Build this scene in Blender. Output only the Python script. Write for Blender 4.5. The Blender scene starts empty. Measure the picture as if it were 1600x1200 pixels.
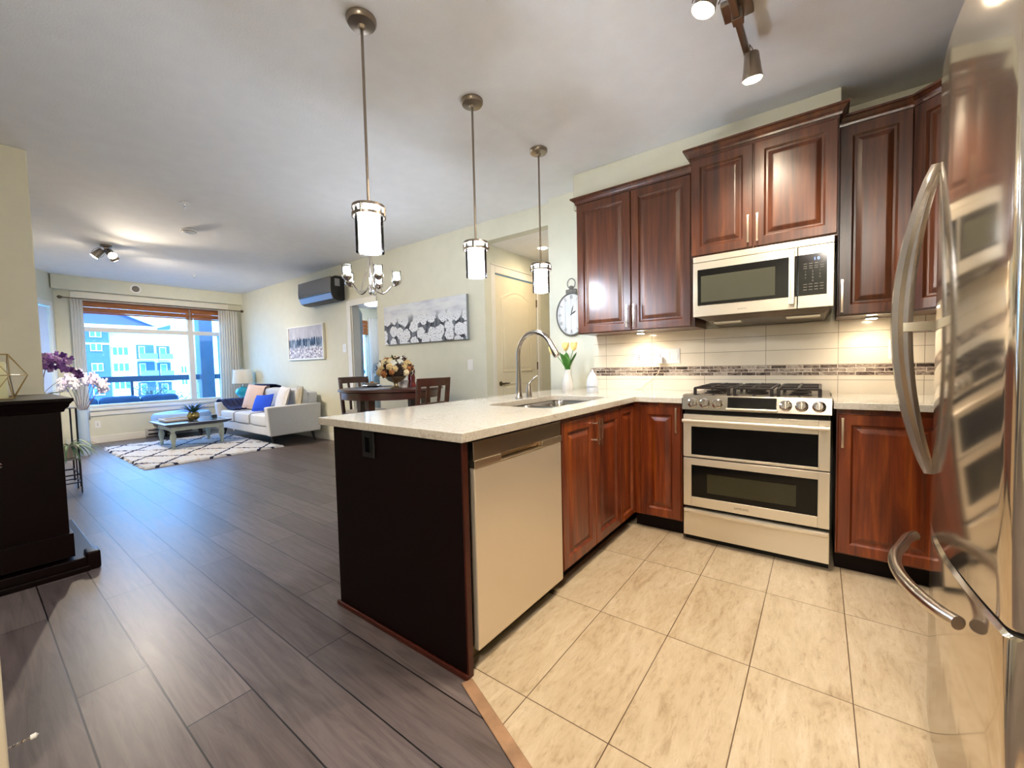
import bpy, bmesh, math, random
from mathutils import Vector, Matrix
random.seed(7)
SC = bpy.context.scene
COL = SC.collection
PI = math.pi

# ---------------------------------------------------------------- camera
yaw, pitch, roll = 0.643186182, -0.046981234, -0.0230864293
fwd = Vector((-math.sin(yaw), math.cos(yaw), 0)); rgt = Vector((math.cos(yaw), math.sin(yaw), 0)); up = Vector((0, 0, 1))
f2 = fwd*math.cos(pitch) + up*math.sin(pitch); u2 = up*math.cos(pitch) - fwd*math.sin(pitch)
r3 = rgt*math.cos(roll) + u2*math.sin(roll); u3 = u2*math.cos(roll) - rgt*math.sin(roll)
cam = bpy.data.cameras.new('camera'); cam.lens = 642.22/1600*36; cam.sensor_width = 36; cam.clip_start = 0.02; cam.clip_end = 300
co = bpy.data.objects.new('camera', cam); COL.objects.link(co)
co.matrix_world = Matrix(((r3.x, u3.x, -f2.x, 0), (r3.y, u3.y, -f2.y, 0), (r3.z, u3.z, -f2.z, 1.17), (0, 0, 0, 1)))
SC.camera = co
# ---------------------------------------------------------------- colour, world, sun
vs = SC.view_settings
SC.display_settings.display_device = 'sRGB'
vs.view_transform = 'Standard'; vs.look = 'None'; vs.exposure = 1.85; vs.gamma = 1.0; vs.use_curve_mapping = False
SKY = 3.8
w = bpy.data.worlds.new('sky'); SC.world = w; w.use_nodes = True
bg = w.node_tree.nodes['Background']; bg.inputs[0].default_value = (0.15, 0.46, 1.0, 1); bg.inputs[1].default_value = SKY
SC.cycles.use_denoising = True
SC.cycles.sample_clamp_indirect = 6.0
SC.cycles.max_bounces = 9; SC.cycles.diffuse_bounces = 5; SC.cycles.glossy_bounces = 5
SC.cycles.transparent_max_bounces = 12; SC.cycles.transmission_bounces = 8
SC.cycles.caustics_reflective = False; SC.cycles.caustics_refractive = False

def lamp(name, kind, loc, energy, color=(1, 1, 1), size=0.05, rot=None, to=None, spot=1.2, blend=0.5, portal=False, sy=None, parent=None):
    L = bpy.data.lights.new(name, kind); L.energy = energy; L.color = color
    if kind == 'AREA':
        L.size = size
        if sy: L.shape = 'RECTANGLE'; L.size_y = sy
        if portal: L.cycles.is_portal = True
    elif kind == 'SUN': L.angle = size
    else: L.shadow_soft_size = size
    if kind == 'SPOT': L.spot_size = spot; L.spot_blend = blend
    o = bpy.data.objects.new(name, L); COL.objects.link(o); o.location = loc
    if to is not None: o.rotation_euler = (Vector(to) - Vector(loc)).to_track_quat('-Z', 'Y').to_euler()
    elif rot: o.rotation_euler = rot
    return o
WARM = (1.0, 0.72, 0.42); SOFT = (1.0, 0.85, 0.66)
lamp('sun', 'SUN', (-20, 0, 20), 1.7, (0.80, 0.92, 1.0), 0.01, to=(-35, 6, 8))
lamp('window_portal', 'AREA', (-9.76, 2.2, 1.4), 1.0, size=2.15, sy=1.75, rot=(0, -PI/2, 0), portal=True)

# ---------------------------------------------------------------- materials
def lin(c):
    return tuple(((v/255)/12.92 if v/255 <= 0.04045 else (((v/255)+0.055)/1.055)**2.4) for v in c)
MATS = {}
def mat(name, rgb, rough=0.5, metal=0.0, coat=0.0, spec=0.5, emis=None, es=0.0, noise=0.0, nscale=8.0, bump=0.0, bscale=60.0, alpha=None, sheen=0.0, rvar=0.0):
    if name in MATS: return MATS[name]
    m = bpy.data.materials.new(name); m.use_nodes = True
    nt = m.node_tree; b = nt.nodes['Principled BSDF']; c = (*lin(rgb), 1)
    b.inputs['Base Color'].default_value = c; b.inputs['Roughness'].default_value = rough; b.inputs['Metallic'].default_value = metal
    b.inputs['Coat Weight'].default_value = coat; b.inputs['Coat Roughness'].default_value = 0.12; b.inputs['Specular IOR Level'].default_value = spec
    b.inputs['Sheen Weight'].default_value = sheen
    if emis: b.inputs['Emission Color'].default_value = (*lin(emis), 1); b.inputs['Emission Strength'].default_value = es
    if alpha is not None: b.inputs['Alpha'].default_value = alpha
    tc = nt.nodes.new('ShaderNodeTexCoord')
    n = nt.nodes.new('ShaderNodeTexNoise'); n.inputs['Scale'].default_value = nscale; n.inputs['Detail'].default_value = 4
    nt.links.new(tc.outputs['Object'], n.inputs['Vector'])
    r = nt.nodes.new('ShaderNodeValToRGB'); k = max(noise, 0.02)
    r.color_ramp.elements[0].color = (*[v*(1-k) for v in c[:3]], 1); r.color_ramp.elements[1].color = (*[min(1, v*(1+k)) for v in c[:3]], 1)
    r.color_ramp.elements[0].position = 0.3; r.color_ramp.elements[1].position = 0.7
    nt.links.new(n.outputs['Fac'], r.inputs[0]); nt.links.new(r.outputs[0], b.inputs['Base Color'])
    if rvar:
        mr = nt.nodes.new('ShaderNodeMapRange'); mr.inputs['To Min'].default_value = rough-rvar; mr.inputs['To Max'].default_value = rough+rvar
        nt.links.new(n.outputs['Fac'], mr.inputs[0]); nt.links.new(mr.outputs[0], b.inputs['Roughness'])
    if bump:
        n2 = nt.nodes.new('ShaderNodeTexNoise'); n2.inputs['Scale'].default_value = bscale; n2.inputs['Detail'].default_value = 3
        nt.links.new(tc.outputs['Object'], n2.inputs['Vector'])
        bp = nt.nodes.new('ShaderNodeBump'); bp.inputs['Strength'].default_value = bump; bp.inputs['Distance'].default_value = 0.004
        nt.links.new(n2.outputs['Fac'], bp.inputs['Height']); nt.links.new(bp.outputs[0], b.inputs['Normal'])
    MATS[name] = m; return m

class NT:
    """small node-graph helper"""
    def __init__(s, name, rough=0.5, metal=0.0, coat=0.0, spec=0.5):
        s.m = bpy.data.materials.new(name); s.m.use_nodes = True; s.nt = s.m.node_tree; s.b = s.nt.nodes['Principled BSDF']
        s.b.inputs['Roughness'].default_value = rough; s.b.inputs['Metallic'].default_value = metal; s.b.inputs['Coat Weight'].default_value = coat
        s.b.inputs['Coat Roughness'].default_value = 0.1; s.b.inputs['Specular IOR Level'].default_value = spec
        s.tc = s.n('ShaderNodeTexCoord'); MATS[name] = s.m
    def n(s, t, **kw):
        x = s.nt.nodes.new(t)
        for k, v in kw.items(): setattr(x, k, v)
        return x
    def l(s, a, b): s.nt.links.new(a, b)
    def math(s, op, a, b=None, c=None):
        x = s.n('ShaderNodeMath', operation=op)
        for i, v in enumerate((a, b, c)):
            if v is None: continue
            if isinstance(v, (int, float)): x.inputs[i].default_value = v
            else: s.l(v, x.inputs[i])
        return x.outputs[0]
    def mapping(s, vec, scale=(1, 1, 1), loc=(0, 0, 0), rot=(0, 0, 0)):
        x = s.n('ShaderNodeMapping'); s.l(vec, x.inputs[0]); x.inputs['Scale'].default_value = scale; x.inputs['Location'].default_value = loc; x.inputs['Rotation'].default_value = rot
        return x.outputs[0]
    def noise(s, vec, scale=5, detail=4, rough=0.5, dist=0.0):
        x = s.n('ShaderNodeTexNoise'); s.l(vec, x.inputs['Vector']); x.inputs['Scale'].default_value = scale; x.inputs['Detail'].default_value = detail
        x.inputs['Roughness'].default_value = rough; x.inputs['Distortion'].default_value = dist
        return x.outputs['Fac']
    def ramp(s, fac, stops):
        x = s.n('ShaderNodeValToRGB'); s.l(fac, x.inputs[0]); e = x.color_ramp.elements
        while len(e) < len(stops): e.new(0.5)
        for i, (p, c) in enumerate(stops): e[i].position = p; e[i].color = (*lin(c), 1)
        return x.outputs[0]
    def mix(s, fac, a, b, mode='MIX'):
        x = s.n('ShaderNodeMix', data_type='RGBA', blend_type=mode)
        for i, v in ((0, fac), (6, a), (7, b)):
            if isinstance(v, (int, float)): x.inputs[i].default_value = v
            elif isinstance(v, tuple): x.inputs[i].default_value = (*lin(v), 1)
            else: s.l(v, x.inputs[i])
        return x.outputs[2]
    def color(s, o): s.l(o, s.b.inputs['Base Color'])
    def bump(s, h, strength=0.3, dist=0.003):
        x = s.n('ShaderNodeBump'); x.inputs['Strength'].default_value = strength; x.inputs['Distance'].default_value = dist
        s.l(h, x.inputs['Height']); s.l(x.outputs[0], s.b.inputs['Normal'])
    def xyz(s, vec=None):
        x = s.n('ShaderNodeSeparateXYZ'); s.l(vec or s.tc.outputs['Object'], x.inputs[0]); return x.outputs

WALL = mat('wall_paint', (214, 212, 192), 0.75, bump=0.15, bscale=160, noise=0.02)
CEIL = mat('ceiling_paint', (238, 237, 235), 0.85, bump=0.3, bscale=120, noise=0.02)
TRIMW = mat('white_trim', (226, 222, 210), 0.45)
WHITE = mat('white_plastic', (232, 230, 224), 0.4)
BLACK = mat('black_gloss', (10, 10, 11), 0.08, coat=0.5)
BLACKM = mat('black_matte', (12, 11, 12), 0.5)
STEEL = mat('brushed_steel', (218, 208, 190), 0.30, 0.70, rvar=0.04, nscale=3)
STEELD = mat('dishwasher_steel', (222, 208, 186), 0.33, 0.62, rvar=0.05, nscale=2)
STEELM = mat('mirror_steel', (205, 196, 186), 0.12, 1.0, rvar=0.02, nscale=4)
CHROME = mat('chrome', (215, 210, 205), 0.08, 1.0)
NICKEL = mat('brushed_nickel', (150, 138, 124), 0.28, 1.0)
PULL = mat('pull_nickel', (205, 188, 168), 0.25, 1.0)
GLASSDK = mat('oven_glass', (3, 3, 3), 0.08, spec=0.25)
GLOW = mat('lamp_glow', (255, 255, 255), 0.4, emis=(226, 238, 255), es=36)
GLOWC = mat('chandelier_glow', (255, 255, 255), 0.4, emis=(232, 240, 255), es=12)
GLOWW = mat('warm_glow', (255, 250, 240), 0.4, emis=(255, 236, 205), es=40)
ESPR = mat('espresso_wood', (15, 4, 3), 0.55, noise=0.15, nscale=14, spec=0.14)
DINW = mat('dining_wood', (66, 32, 22), 0.32, coat=0.5, noise=0.25, nscale=20)
FABS = mat('sofa_fabric', (206, 208, 212), 0.9, bump=0.35, bscale=400, noise=0.06, nscale=60)
BLUE = mat('royal_blue_fabric', (12, 70, 205), 0.8, bump=0.3, bscale=300)
NAVY = mat('navy_knit', (30, 36, 78), 0.9, bump=0.8, bscale=180, noise=0.35, nscale=30)
GREEN = mat('leaf_green', (70, 125, 45), 0.45, noise=0.25, nscale=20)
GREEND = mat('dark_leaf', (50, 92, 60), 0.5, noise=0.3, nscale=20)
CERAM = mat('white_ceramic', (206, 204, 198), 0.25, coat=0.4)

def glass(name, tint=(255, 255, 255), trans=0.86, rough=0.02):
    m = bpy.data.materials.new(name); m.use_nodes = True; nt = m.node_tree
    for n in list(nt.nodes): nt.nodes.remove(n)
    o = nt.nodes.new('ShaderNodeOutputMaterial'); t = nt.nodes.new('ShaderNodeBsdfTransparent'); g = nt.nodes.new('ShaderNodeBsdfGlossy')
    t.inputs[0].default_value = (*lin(tint), 1); g.inputs['Roughness'].default_value = rough
    lw = nt.nodes.new('ShaderNodeLayerWeight'); lw.inputs[0].default_value = 1-trans
    mx = nt.nodes.new('ShaderNodeMixShader'); nt.links.new(lw.outputs['Fresnel'], mx.inputs[0])
    nt.links.new(t.outputs[0], mx.inputs[1]); nt.links.new(g.outputs[0], mx.inputs[2]); nt.links.new(mx.outputs[0], o.inputs[0])
    return m
GLASS = glass('clear_glass'); WGLASS = glass('window_glass', trans=0.9)
VASEGL = mat('frosted_vase_glass', (186, 208, 232), 0.2, alpha=0.78)
CURT = glass('sheer', (255, 255, 255))
def sheer(name, col, amt):
    m = bpy.data.materials.new(name); m.use_nodes = True; nt = m.node_tree
    for n in list(nt.nodes): nt.nodes.remove(n)
    o = nt.nodes.new('ShaderNodeOutputMaterial'); t = nt.nodes.new('ShaderNodeBsdfTranslucent'); d = nt.nodes.new('ShaderNodeBsdfDiffuse')
    for x in (t, d): x.inputs[0].default_value = (*lin(col), 1)
    mx = nt.nodes.new('ShaderNodeMixShader'); mx.inputs[0].default_value = amt
    nt.links.new(d.outputs[0], mx.inputs[1]); nt.links.new(t.outputs[0], mx.inputs[2]); nt.links.new(mx.outputs[0], o.inputs[0]); return m
CURT = sheer('curtain_linen', (235, 232, 226), 0.35)
SHADE = sheer('lamp_shade_linen', (238, 226, 205), 0.3)

# cabinet cherry wood with vertical grain
def cherry(name, dark, mid, light, rough=0.33, coat=0.35):
    k = NT(name, rough, coat=coat)
    v = k.mapping(k.tc.outputs['Object'], (14, 14, 1.2)); a = k.noise(v, 1.0, 6, 0.6, 0.8)
    v2 = k.mapping(k.tc.outputs['Object'], (70, 70, 2.0)); b = k.noise(v2, 1.0, 3, 0.5)
    c1 = k.ramp(a, [(0.3, dark), (0.52, mid), (0.75, light)]); c2 = k.ramp(b, [(0.3, (150, 140, 135)), (0.7, (255, 255, 255))])
    k.color(k.mix(0.55, c1, c2, 'MULTIPLY')); k.b.inputs['Coat Roughness'].default_value = 0.25; return k.m
CHERRY = cherry('cherry_cabinet', (60, 30, 16), (90, 48, 26), (122, 70, 40))
CHERRYB = cherry('cherry_base', (76, 24, 8), (122, 50, 14), (166, 86, 30))

# dark plank floor
k = NT('plank_floor', 0.30, coat=0.0, spec=0.45)
br = k.n('ShaderNodeTexBrick'); br.offset = 0.37; br.offset_frequency = 2; br.squash = 1.0
vv = k.mapping(k.tc.outputs['Object'], (1, 1, 1), (0.36, -0.185, 0)); k.l(vv, br.inputs['Vector'])
br.inputs['Scale'].default_value = 1.0; br.inputs['Brick Width'].default_value = 1.3; br.inputs['Row Height'].default_value = 0.1975
br.inputs['Mortar Size'].default_value = 0.0028; br.inputs['Mortar Smooth'].default_value = 0.2; br.inputs['Bias'].default_value = 0.0
br.inputs['Color1'].default_value = (*lin((92, 82, 81)), 1); br.inputs['Color2'].default_value = (*lin((114, 104, 103)), 1); br.inputs['Mortar'].default_value = (*lin((14, 10, 10)), 1)
g = k.noise(k.mapping(k.tc.outputs['Object'], (2.2, 26, 1)), 1.0, 7, 0.65, 1.2)
gc = k.ramp(g, [(0.3, (160, 152, 150)), (0.6, (255, 252, 250))])
k.color(k.mix(0.8, br.outputs['Color'], gc, 'MULTIPLY'))
rr = k.n('ShaderNodeMapRange'); rr.inputs['To Min'].default_value = 0.31; rr.inputs['To Max'].default_value = 0.45; k.l(g, rr.inputs[0]); k.l(rr.outputs[0], k.b.inputs['Roughness'])
hb = k.math('SUBTRACT', k.math('MULTIPLY', g, 0.25), br.outputs['Fac']); k.bump(hb, 0.35, 0.002)
PLANK = k.m

# stone tile floor 305 x 610
k = NT('stone_tile', 0.30, spec=0.5)
X, Y, Z = k.xyz()
ax = k.math('DIVIDE', k.math('ADD', X, 0.815), 0.3055); ay = k.math('DIVIDE', k.math('SUBTRACT', Y, 1.13), 0.612)
def edge(a, size, half):
    fr = k.math('FRACT', a); d = k.math('MINIMUM', fr, k.math('SUBTRACT', 1.0, fr)); return k.math('LESS_THAN', k.math('MULTIPLY', d, size), half)
gm = k.math('MAXIMUM', edge(ax, 0.3055, 0.0018), edge(ay, 0.612, 0.0018))
idn = k.n('ShaderNodeCombineXYZ'); k.l(k.math('FLOOR', ax), idn.inputs[0]); k.l(k.math('FLOOR', ay), idn.inputs[1])
wn = k.n('ShaderNodeTexWhiteNoise', noise_dimensions='3D'); k.l(idn.outputs[0], wn.inputs['Vector'])
av = k.n('ShaderNodeVectorMath', operation='ADD'); k.l(k.tc.outputs['Object'], av.inputs[0])
sc_ = k.n('ShaderNodeVectorMath', operation='SCALE'); k.l(wn.outputs['Color'], sc_.inputs[0]); sc_.inputs['Scale'].default_value = 7.0; k.l(sc_.outputs[0], av.inputs[1])
v1 = k.noise(k.mapping(av.outputs[0], (5.5, 1.4, 1), rot=(0, 0, 0.15)), 2.6, 9, 0.72, 0.8)
v2 = k.noise(k.mapping(av.outputs[0], (9, 2.2, 1), rot=(0, 0, -0.2)), 5.5, 9, 0.75, 0.5)
c1 = k.ramp(v1, [(0.28, (160, 140, 112)), (0.42, (184, 166, 138)), (0.56, (194, 178, 152)), (0.72, (206, 192, 168))])
c2 = k.ramp(v2, [(0.34, (198, 182, 164)), (0.46, (244, 239, 232)), (0.62, (255, 255, 255))])
cc = k.mix(0.7, c1, c2, 'MULTIPLY')
cc = k.mix(k.math('MULTIPLY', wn.outputs['Value'], 0.12), cc, (170, 150, 120))
k.color(k.mix(gm, cc, (86, 66, 42)))
k.bump(k.math('SUBTRACT', k.math('MULTIPLY', v2, 0.3), gm), 0.35, 0.0015)
TILE = k.m

# quartz counter
k = NT('quartz', 0.10, spec=0.5)
v1 = k.noise(k.tc.outputs['Object'], 3.0, 8, 0.6, 2.2); v2 = k.noise(k.tc.outputs['Object'], 90, 3, 0.6)
d = k.math('ABSOLUTE', k.math('SUBTRACT', v1, 0.5)); vein = k.math('LESS_THAN', d, 0.006)
v3 = k.noise(k.tc.outputs['Object'], 2.2, 3, 0.5); vein = k.math('MULTIPLY', vein, k.math('GREATER_THAN', v3, 0.52))
base = k.ramp(v2, [(0.3, (186, 178, 164)), (0.6, (204, 198, 186))])
k.color(k.mix(k.math('MULTIPLY', vein, 0.5), base, (150, 132, 112)))
QUARTZ = k.m

# backsplash tile, 406 x 103 stacked, and a mosaic band
k = NT('backsplash_tile', 0.12, spec=0.5)
X, Y, Z = k.xyz()
def frline(a, off, size, half):
    q = k.math('DIVIDE', k.math('SUBTRACT', a, off), size); fr = k.math('FRACT', q); d = k.math('MINIMUM', fr, k.math('SUBTRACT', 1.0, fr))
    return k.math('LESS_THAN', k.math('MULTIPLY', d, size), half), q
lx, qx = frline(X, -0.724, 0.4105, 0.0014); lz, qz = frline(Z, 1.124, 0.1052, 0.0014)
n1 = k.noise(k.tc.outputs['Object'], 4, 3, 0.5)
k.color(k.mix(k.math('MAXIMUM', lx, lz), k.ramp(n1, [(0.3, (228, 214, 190)), (0.7, (236, 224, 202))]), (150, 132, 108)))
k.bump(k.math('MULTIPLY', k.math('MAXIMUM', lx, lz), -1.0), 0.3, 0.001)
SPLASH = k.m
k = NT('mosaic_band', 0.12, spec=0.5)
X, Y, Z = k.xyz()
row = k.math('DIVIDE', k.math('SUBTRACT', Z, 1.049), 0.0245); rid = k.math('FLOOR', row)
xo = k.math('ADD', X, k.math('MULTIPLY', rid, 0.047)); col_ = k.math('DIVIDE', xo, 0.094)
fr = k.math('FRACT', row); dz = k.math('MULTIPLY', k.math('MINIMUM', fr, k.math('SUBTRACT', 1.0, fr)), 0.0245)
fc = k.math('FRACT', col_); dx = k.math('MULTIPLY', k.math('MINIMUM', fc, k.math('SUBTRACT', 1.0, fc)), 0.094)
gr = k.math('LESS_THAN', k.math('MINIMUM', dz, dx), 0.0016)
cb = k.n('ShaderNodeCombineXYZ'); k.l(k.math('FLOOR', col_), cb.inputs[0]); k.l(rid, cb.inputs[1])
wn = k.n('ShaderNodeTexWhiteNoise', noise_dimensions='3D'); k.l(cb.outputs[0], wn.inputs['Vector'])
nz = k.noise(k.mapping(k.tc.outputs['Object'], (18, 18, 50), rot=(0, 0.5, 0)), 1, 5, 0.6, 2.5)
mv = k.math('ADD', k.math('MULTIPLY', wn.outputs['Value'], 0.30), k.math('MULTIPLY', nz, 0.9))
cm = k.ramp(mv, [(0.38, (34, 26, 24)), (0.50, (92, 76, 68)), (0.60, (140, 122, 108)), (0.74, (186, 170, 152))])
k.color(k.mix(gr, cm, (226, 212, 192))); MOSAIC = k.m

# bamboo blind
k = NT('bamboo', 0.6); X, Y, Z = k.xyz()
n1 = k.noise(k.mapping(k.tc.outputs['Object'], (1, 3, 120)), 1, 3, 0.6)
k.color(k.ramp(n1, [(0.35, (110, 62, 30)), (0.65, (172, 108, 58))])); BAMBOO = k.m

# ---------------------------------------------------------------- mesh helpers
class MB:
    def __init__(s, M=None): s.v = []; s.f = []; s.M = M
    def add(s, vs_, fs):
        n = len(s.v)
        for p in vs_:
            p = Vector(p)
            s.v.append(s.M @ p if s.M is not None else p)
        s.f += [tuple(i+n for i in f) for f in fs]; return s
    def box(s, x0, y0, z0, x1, y1, z1):
        if x0 > x1: x0, x1 = x1, x0
        if y0 > y1: y0, y1 = y1, y0
        if z0 > z1: z0, z1 = z1, z0
        return s.add([(x0, y0, z0), (x1, y0, z0), (x1, y1, z0), (x0, y1, z0), (x0, y0, z1), (x1, y0, z1), (x1, y1, z1), (x0, y1, z1)],
                     [(0, 3, 2, 1), (4, 5, 6, 7), (0, 1, 5, 4), (1, 2, 6, 5), (2, 3, 7, 6), (3, 0, 4, 7)])
    def loft(s, loops, cap0=True, cap1=True, closed=True):
        n = len(loops[0]); vs_ = [p for L in loops for p in L]; fs = []
        for i in range(len(loops)-1):
            for j in range(n if closed else n-1):
                a, b = i*n+j, i*n+(j+1) % n; fs.append((a, b, b+n, a+n))
        if cap0: fs.append(tuple(range(n-1, -1, -1)))
        if cap1: fs.append(tuple(range((len(loops)-1)*n, len(loops)*n)))
        return s.add(vs_, fs)
    def lathe(s, prof, c=(0, 0, 0), n=24, axis='z', sx=1, sy=1, caps=True, wob=None):
        loops = []
        for r, z in prof:
            L = []
            for i in range(n):
                a = 2*PI*i/n; rr = r*(wob(a, z) if wob else 1); x, y = rr*math.cos(a)*sx, rr*math.sin(a)*sy
                p = (x, y, z) if axis == 'z' else ((z, x, y) if axis == 'x' else (y, z, x))
                L.append((p[0]+c[0], p[1]+c[1], p[2]+c[2]))
            loops.append(L)
        return s.loft(loops, caps, caps)
    def cyl(s, c, r, z0, z1, n=24, axis='z'): return s.lathe([(r, z0), (r, z1)], c, n, axis)
    def tube(s, pts, r, n=8, flat=1.0):
        pts = [Vector(p) for p in pts]; loops = []; m = len(pts)
        T = [(pts[min(i+1, m-1)]-pts[max(i-1, 0)]).normalized() for i in range(m)]
        ref = Vector((0, 0, 1)) if abs(T[0].z) < 0.9 else Vector((1, 0, 0)); nrm = (ref - T[0]*ref.dot(T[0])).normalized()
        for i in range(m):
            nrm = (nrm - T[i]*nrm.dot(T[i])).normalized(); bi = T[i].cross(nrm); rr = r[i] if isinstance(r, (list, tuple)) else r
            loops.append([pts[i] + nrm*(rr*math.cos(2*PI*j/n)*flat) + bi*(rr*math.sin(2*PI*j/n)) for j in range(n)])
        return s.loft(loops)
    def ball(s, c, r, nu=14, nv=9, pw=1.0, M=None):
        if not isinstance(r, (list, tuple)): r = (r, r, r)
        loops = []
        sg = lambda t: math.copysign(abs(t)**pw, t)
        for i in range(1, nv):
            ph = PI*i/nv; L = []
            for j in range(nu):
                a = 2*PI*j/nu; p = Vector((sg(math.sin(ph))*sg(math.cos(a))*r[0], sg(math.sin(ph))*sg(math.sin(a))*r[1], -sg(math.cos(ph))*r[2]))
                if M is not None: p = M @ p
                L.append(p+Vector(c))
            loops.append(L)
        n = nu; vs_ = [p for L in loops for p in L]; fs = []
        for i in range(len(loops)-1):
            for j in range(n): a, b = i*n+j, i*n+(j+1) % n; fs.append((a, b, b+n, a+n))
        b0 = Vector((0, 0, -r[2])); b1 = Vector((0, 0, r[2]))
        if M is not None: b0, b1 = M @ b0, M @ b1
        vs_ += [b0+Vector(c), b1+Vector(c)]; q = len(vs_)
        for j in range(n): fs.append(((j+1) % n, j, q-2)); fs.append(((len(loops)-1)*n+j, (len(loops)-1)*n+(j+1) % n, q-1))
        return s.add(vs_, fs)
    def prism(s, poly, z0, z1, axis='z'):
        def P(a, b, c): return (a, b, c) if axis == 'z' else ((c, a, b) if axis == 'x' else (a, c, b))
        return s.loft([[P(a, b, z0) for a, b in poly], [P(a, b, z1) for a, b in poly]])
    def quad(s, a, b, c, d): return s.add([a, b, c, d], [(0, 1, 2, 3)])
    def leaf(s, base, dirv, length, width, droop=0.3, seg=6, fold=0.15):
        d = Vector(dirv).normalized(); side = d.cross(Vector((0, 0, 1)))
        side = side.normalized() if side.length > 1e-3 else Vector((1, 0, 0)); p = Vector(base); vs_ = []; fs = []
        for i in range(seg+1):
            t = i/seg; wd = width*math.sin(PI*min(1, 0.12+0.88*t))**0.7*(1 if t < 1 else 0.05)
            vs_ += [p - side*wd/2 + Vector((0, 0, fold*wd)), p, p + side*wd/2 + Vector((0, 0, fold*wd))]
            d = (d + Vector((0, 0, -droop/seg))).normalized(); p = p + d*(length/seg)
        for i in range(seg): a = i*3; fs += [(a, a+1, a+4, a+3), (a+1, a+2, a+5, a+4)]
        return s.add(vs_, fs)
    def build(s, name, m, parent=None, org=None, bevel=0, smooth=False, seg=2, solid=0):
        me = bpy.data.meshes.new(name); o3 = Vector(org) if org is not None else (Vector(parent.get('_o', (0, 0, 0))) if parent is not None else Vector((0, 0, 0)))
        me.from_pydata([tuple(p-o3) for p in s.v], [], s.f); me.validate()
        bm = bmesh.new(); bm.from_mesh(me); bmesh.ops.recalc_face_normals(bm, faces=bm.faces); bm.to_mesh(me); bm.free()
        me.materials.append(m); o = bpy.data.objects.new(name, me); COL.objects.link(o)
        if parent is not None: o.parent = parent; o['_o'] = tuple(o3)
        elif org is not None: o.location = org; o['_o'] = tuple(o3)
        if solid: md = o.modifiers.new('s', 'SOLIDIFY'); md.thickness = solid; md.offset = 0
        if bevel: md = o.modifiers.new('b', 'BEVEL'); md.width = bevel; md.segments = seg; md.limit_method = 'ANGLE'; md.angle_limit = math.radians(40)
        if smooth or bevel:
            for p in me.polygons: p.use_smooth = True
            md = o.modifiers.new('w', 'WEIGHTED_NORMAL') if bevel else None
            if not bevel: me.set_sharp_from_angle(angle=math.radians(38))
        return o
def tag(o, label, cat, group=None):
    o['label'] = label; o['category'] = cat
    if group: o['group'] = group
    return o
def thing(name, label, cat, loc, group=None):
    o = bpy.data.objects.new(name, None); COL.objects.link(o); o.location = loc; o['_o'] = tuple(loc); o.empty_display_size = 0.1
    return tag(o, label, cat, group)
def struct(o): o['kind'] = 'structure'; return o
def copy_tree(o, loc, label=None, rz=None, parent=None):
    c = o.copy(); COL.objects.link(c)
    if parent is not None: c.parent = parent
    else:
        c.location = loc
        if rz is not None: c.rotation_euler = (0, 0, rz)
        if label: c['label'] = label
    for ch in [x for x in bpy.data.objects if x.parent == o]: copy_tree(ch, None, parent=c)
    return c
def text(s_, size, m, name, parent, M, extrude=0.0004, align='CENTER'):
    cu = bpy.data.curves.new(name, 'FONT'); cu.body = s_; cu.size = size; cu.extrude = extrude; cu.align_x = align; cu.align_y = 'CENTER'
    tmp = bpy.data.objects.new('tmp', cu); COL.objects.link(tmp); bpy.context.view_layer.update()
    me = bpy.data.meshes.new_from_object(tmp.evaluated_get(bpy.context.evaluated_depsgraph_get())); bpy.data.objects.remove(tmp); bpy.data.curves.remove(cu)
    me.materials.clear(); me.materials.append(m); o = bpy.data.objects.new(name, me); COL.objects.link(o)
    if parent is not None:
        o.parent = parent; M = Matrix.Translation(-Vector(parent.get('_o', (0, 0, 0)))) @ M
    o.matrix_local = M; return o
def axes(o, u, v, n):
    u, v, n = Vector(u), Vector(v), Vector(n)
    return Matrix(((u.x, v.x, n.x, o[0]), (u.y, v.y, n.y, o[1]), (u.z, v.z, n.z, o[2]), (0, 0, 0, 1)))
FY = lambda x, y, z: axes((x, y, z), (1, 0, 0), (0, 0, 1), (0, -1, 0))    # face looking to -Y
FX = lambda x, y, z: axes((x, y, z), (0, 1, 0), (0, 0, 1), (1, 0, 0))     # face looking to +X
FXN = lambda x, y, z: axes((x, y, z), (0, -1, 0), (0, 0, 1), (-1, 0, 0))  # face looking to -X
def panel_door(M, w_, h, t=0.02, st=0.06):
    """raised-panel cabinet door, lower left corner at the frame origin"""
    mb = MB(M); rings = [(0, 0), (0, t-0.004), (0.004, t), (st-0.006, t), (st+0.004, t-0.012), (st+0.014, t-0.012), (st+0.036, t-0.003), (st+0.042, t-0.002)]
    mb.loft([[(i, i, d), (w_-i, i, d), (w_-i, h-i, d), (i, h-i, d)] for i, d in rings]); return mb
def bar_pull(M, L, parent, r=0.006, out=0.03, name='handle'):
    """slim bow pull: along local v"""
    mb = MB(M); pts = []
    for i in range(9):
        t = i/8; pts.append((0, L*t, out + 0.004*math.sin(PI*t)))
    loops = []
    for i, p in enumerate(pts):
        wd = r*(1.0 if i in (0, 8) else 0.8); loops.append([(p[0]-wd, p[1], p[2]-0.003), (p[0]+wd, p[1], p[2]-0.003), (p[0]+wd, p[1], p[2]+0.004), (p[0]-wd, p[1], p[2]+0.004)])
    mb.loft(loops)
    for q in (0.18, 0.82): mb.lathe([(0.004, 0), (0.004, out)], (0, L*q, 0), 8)
    return mb.build(name, PULL, parent, smooth=True)
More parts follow.
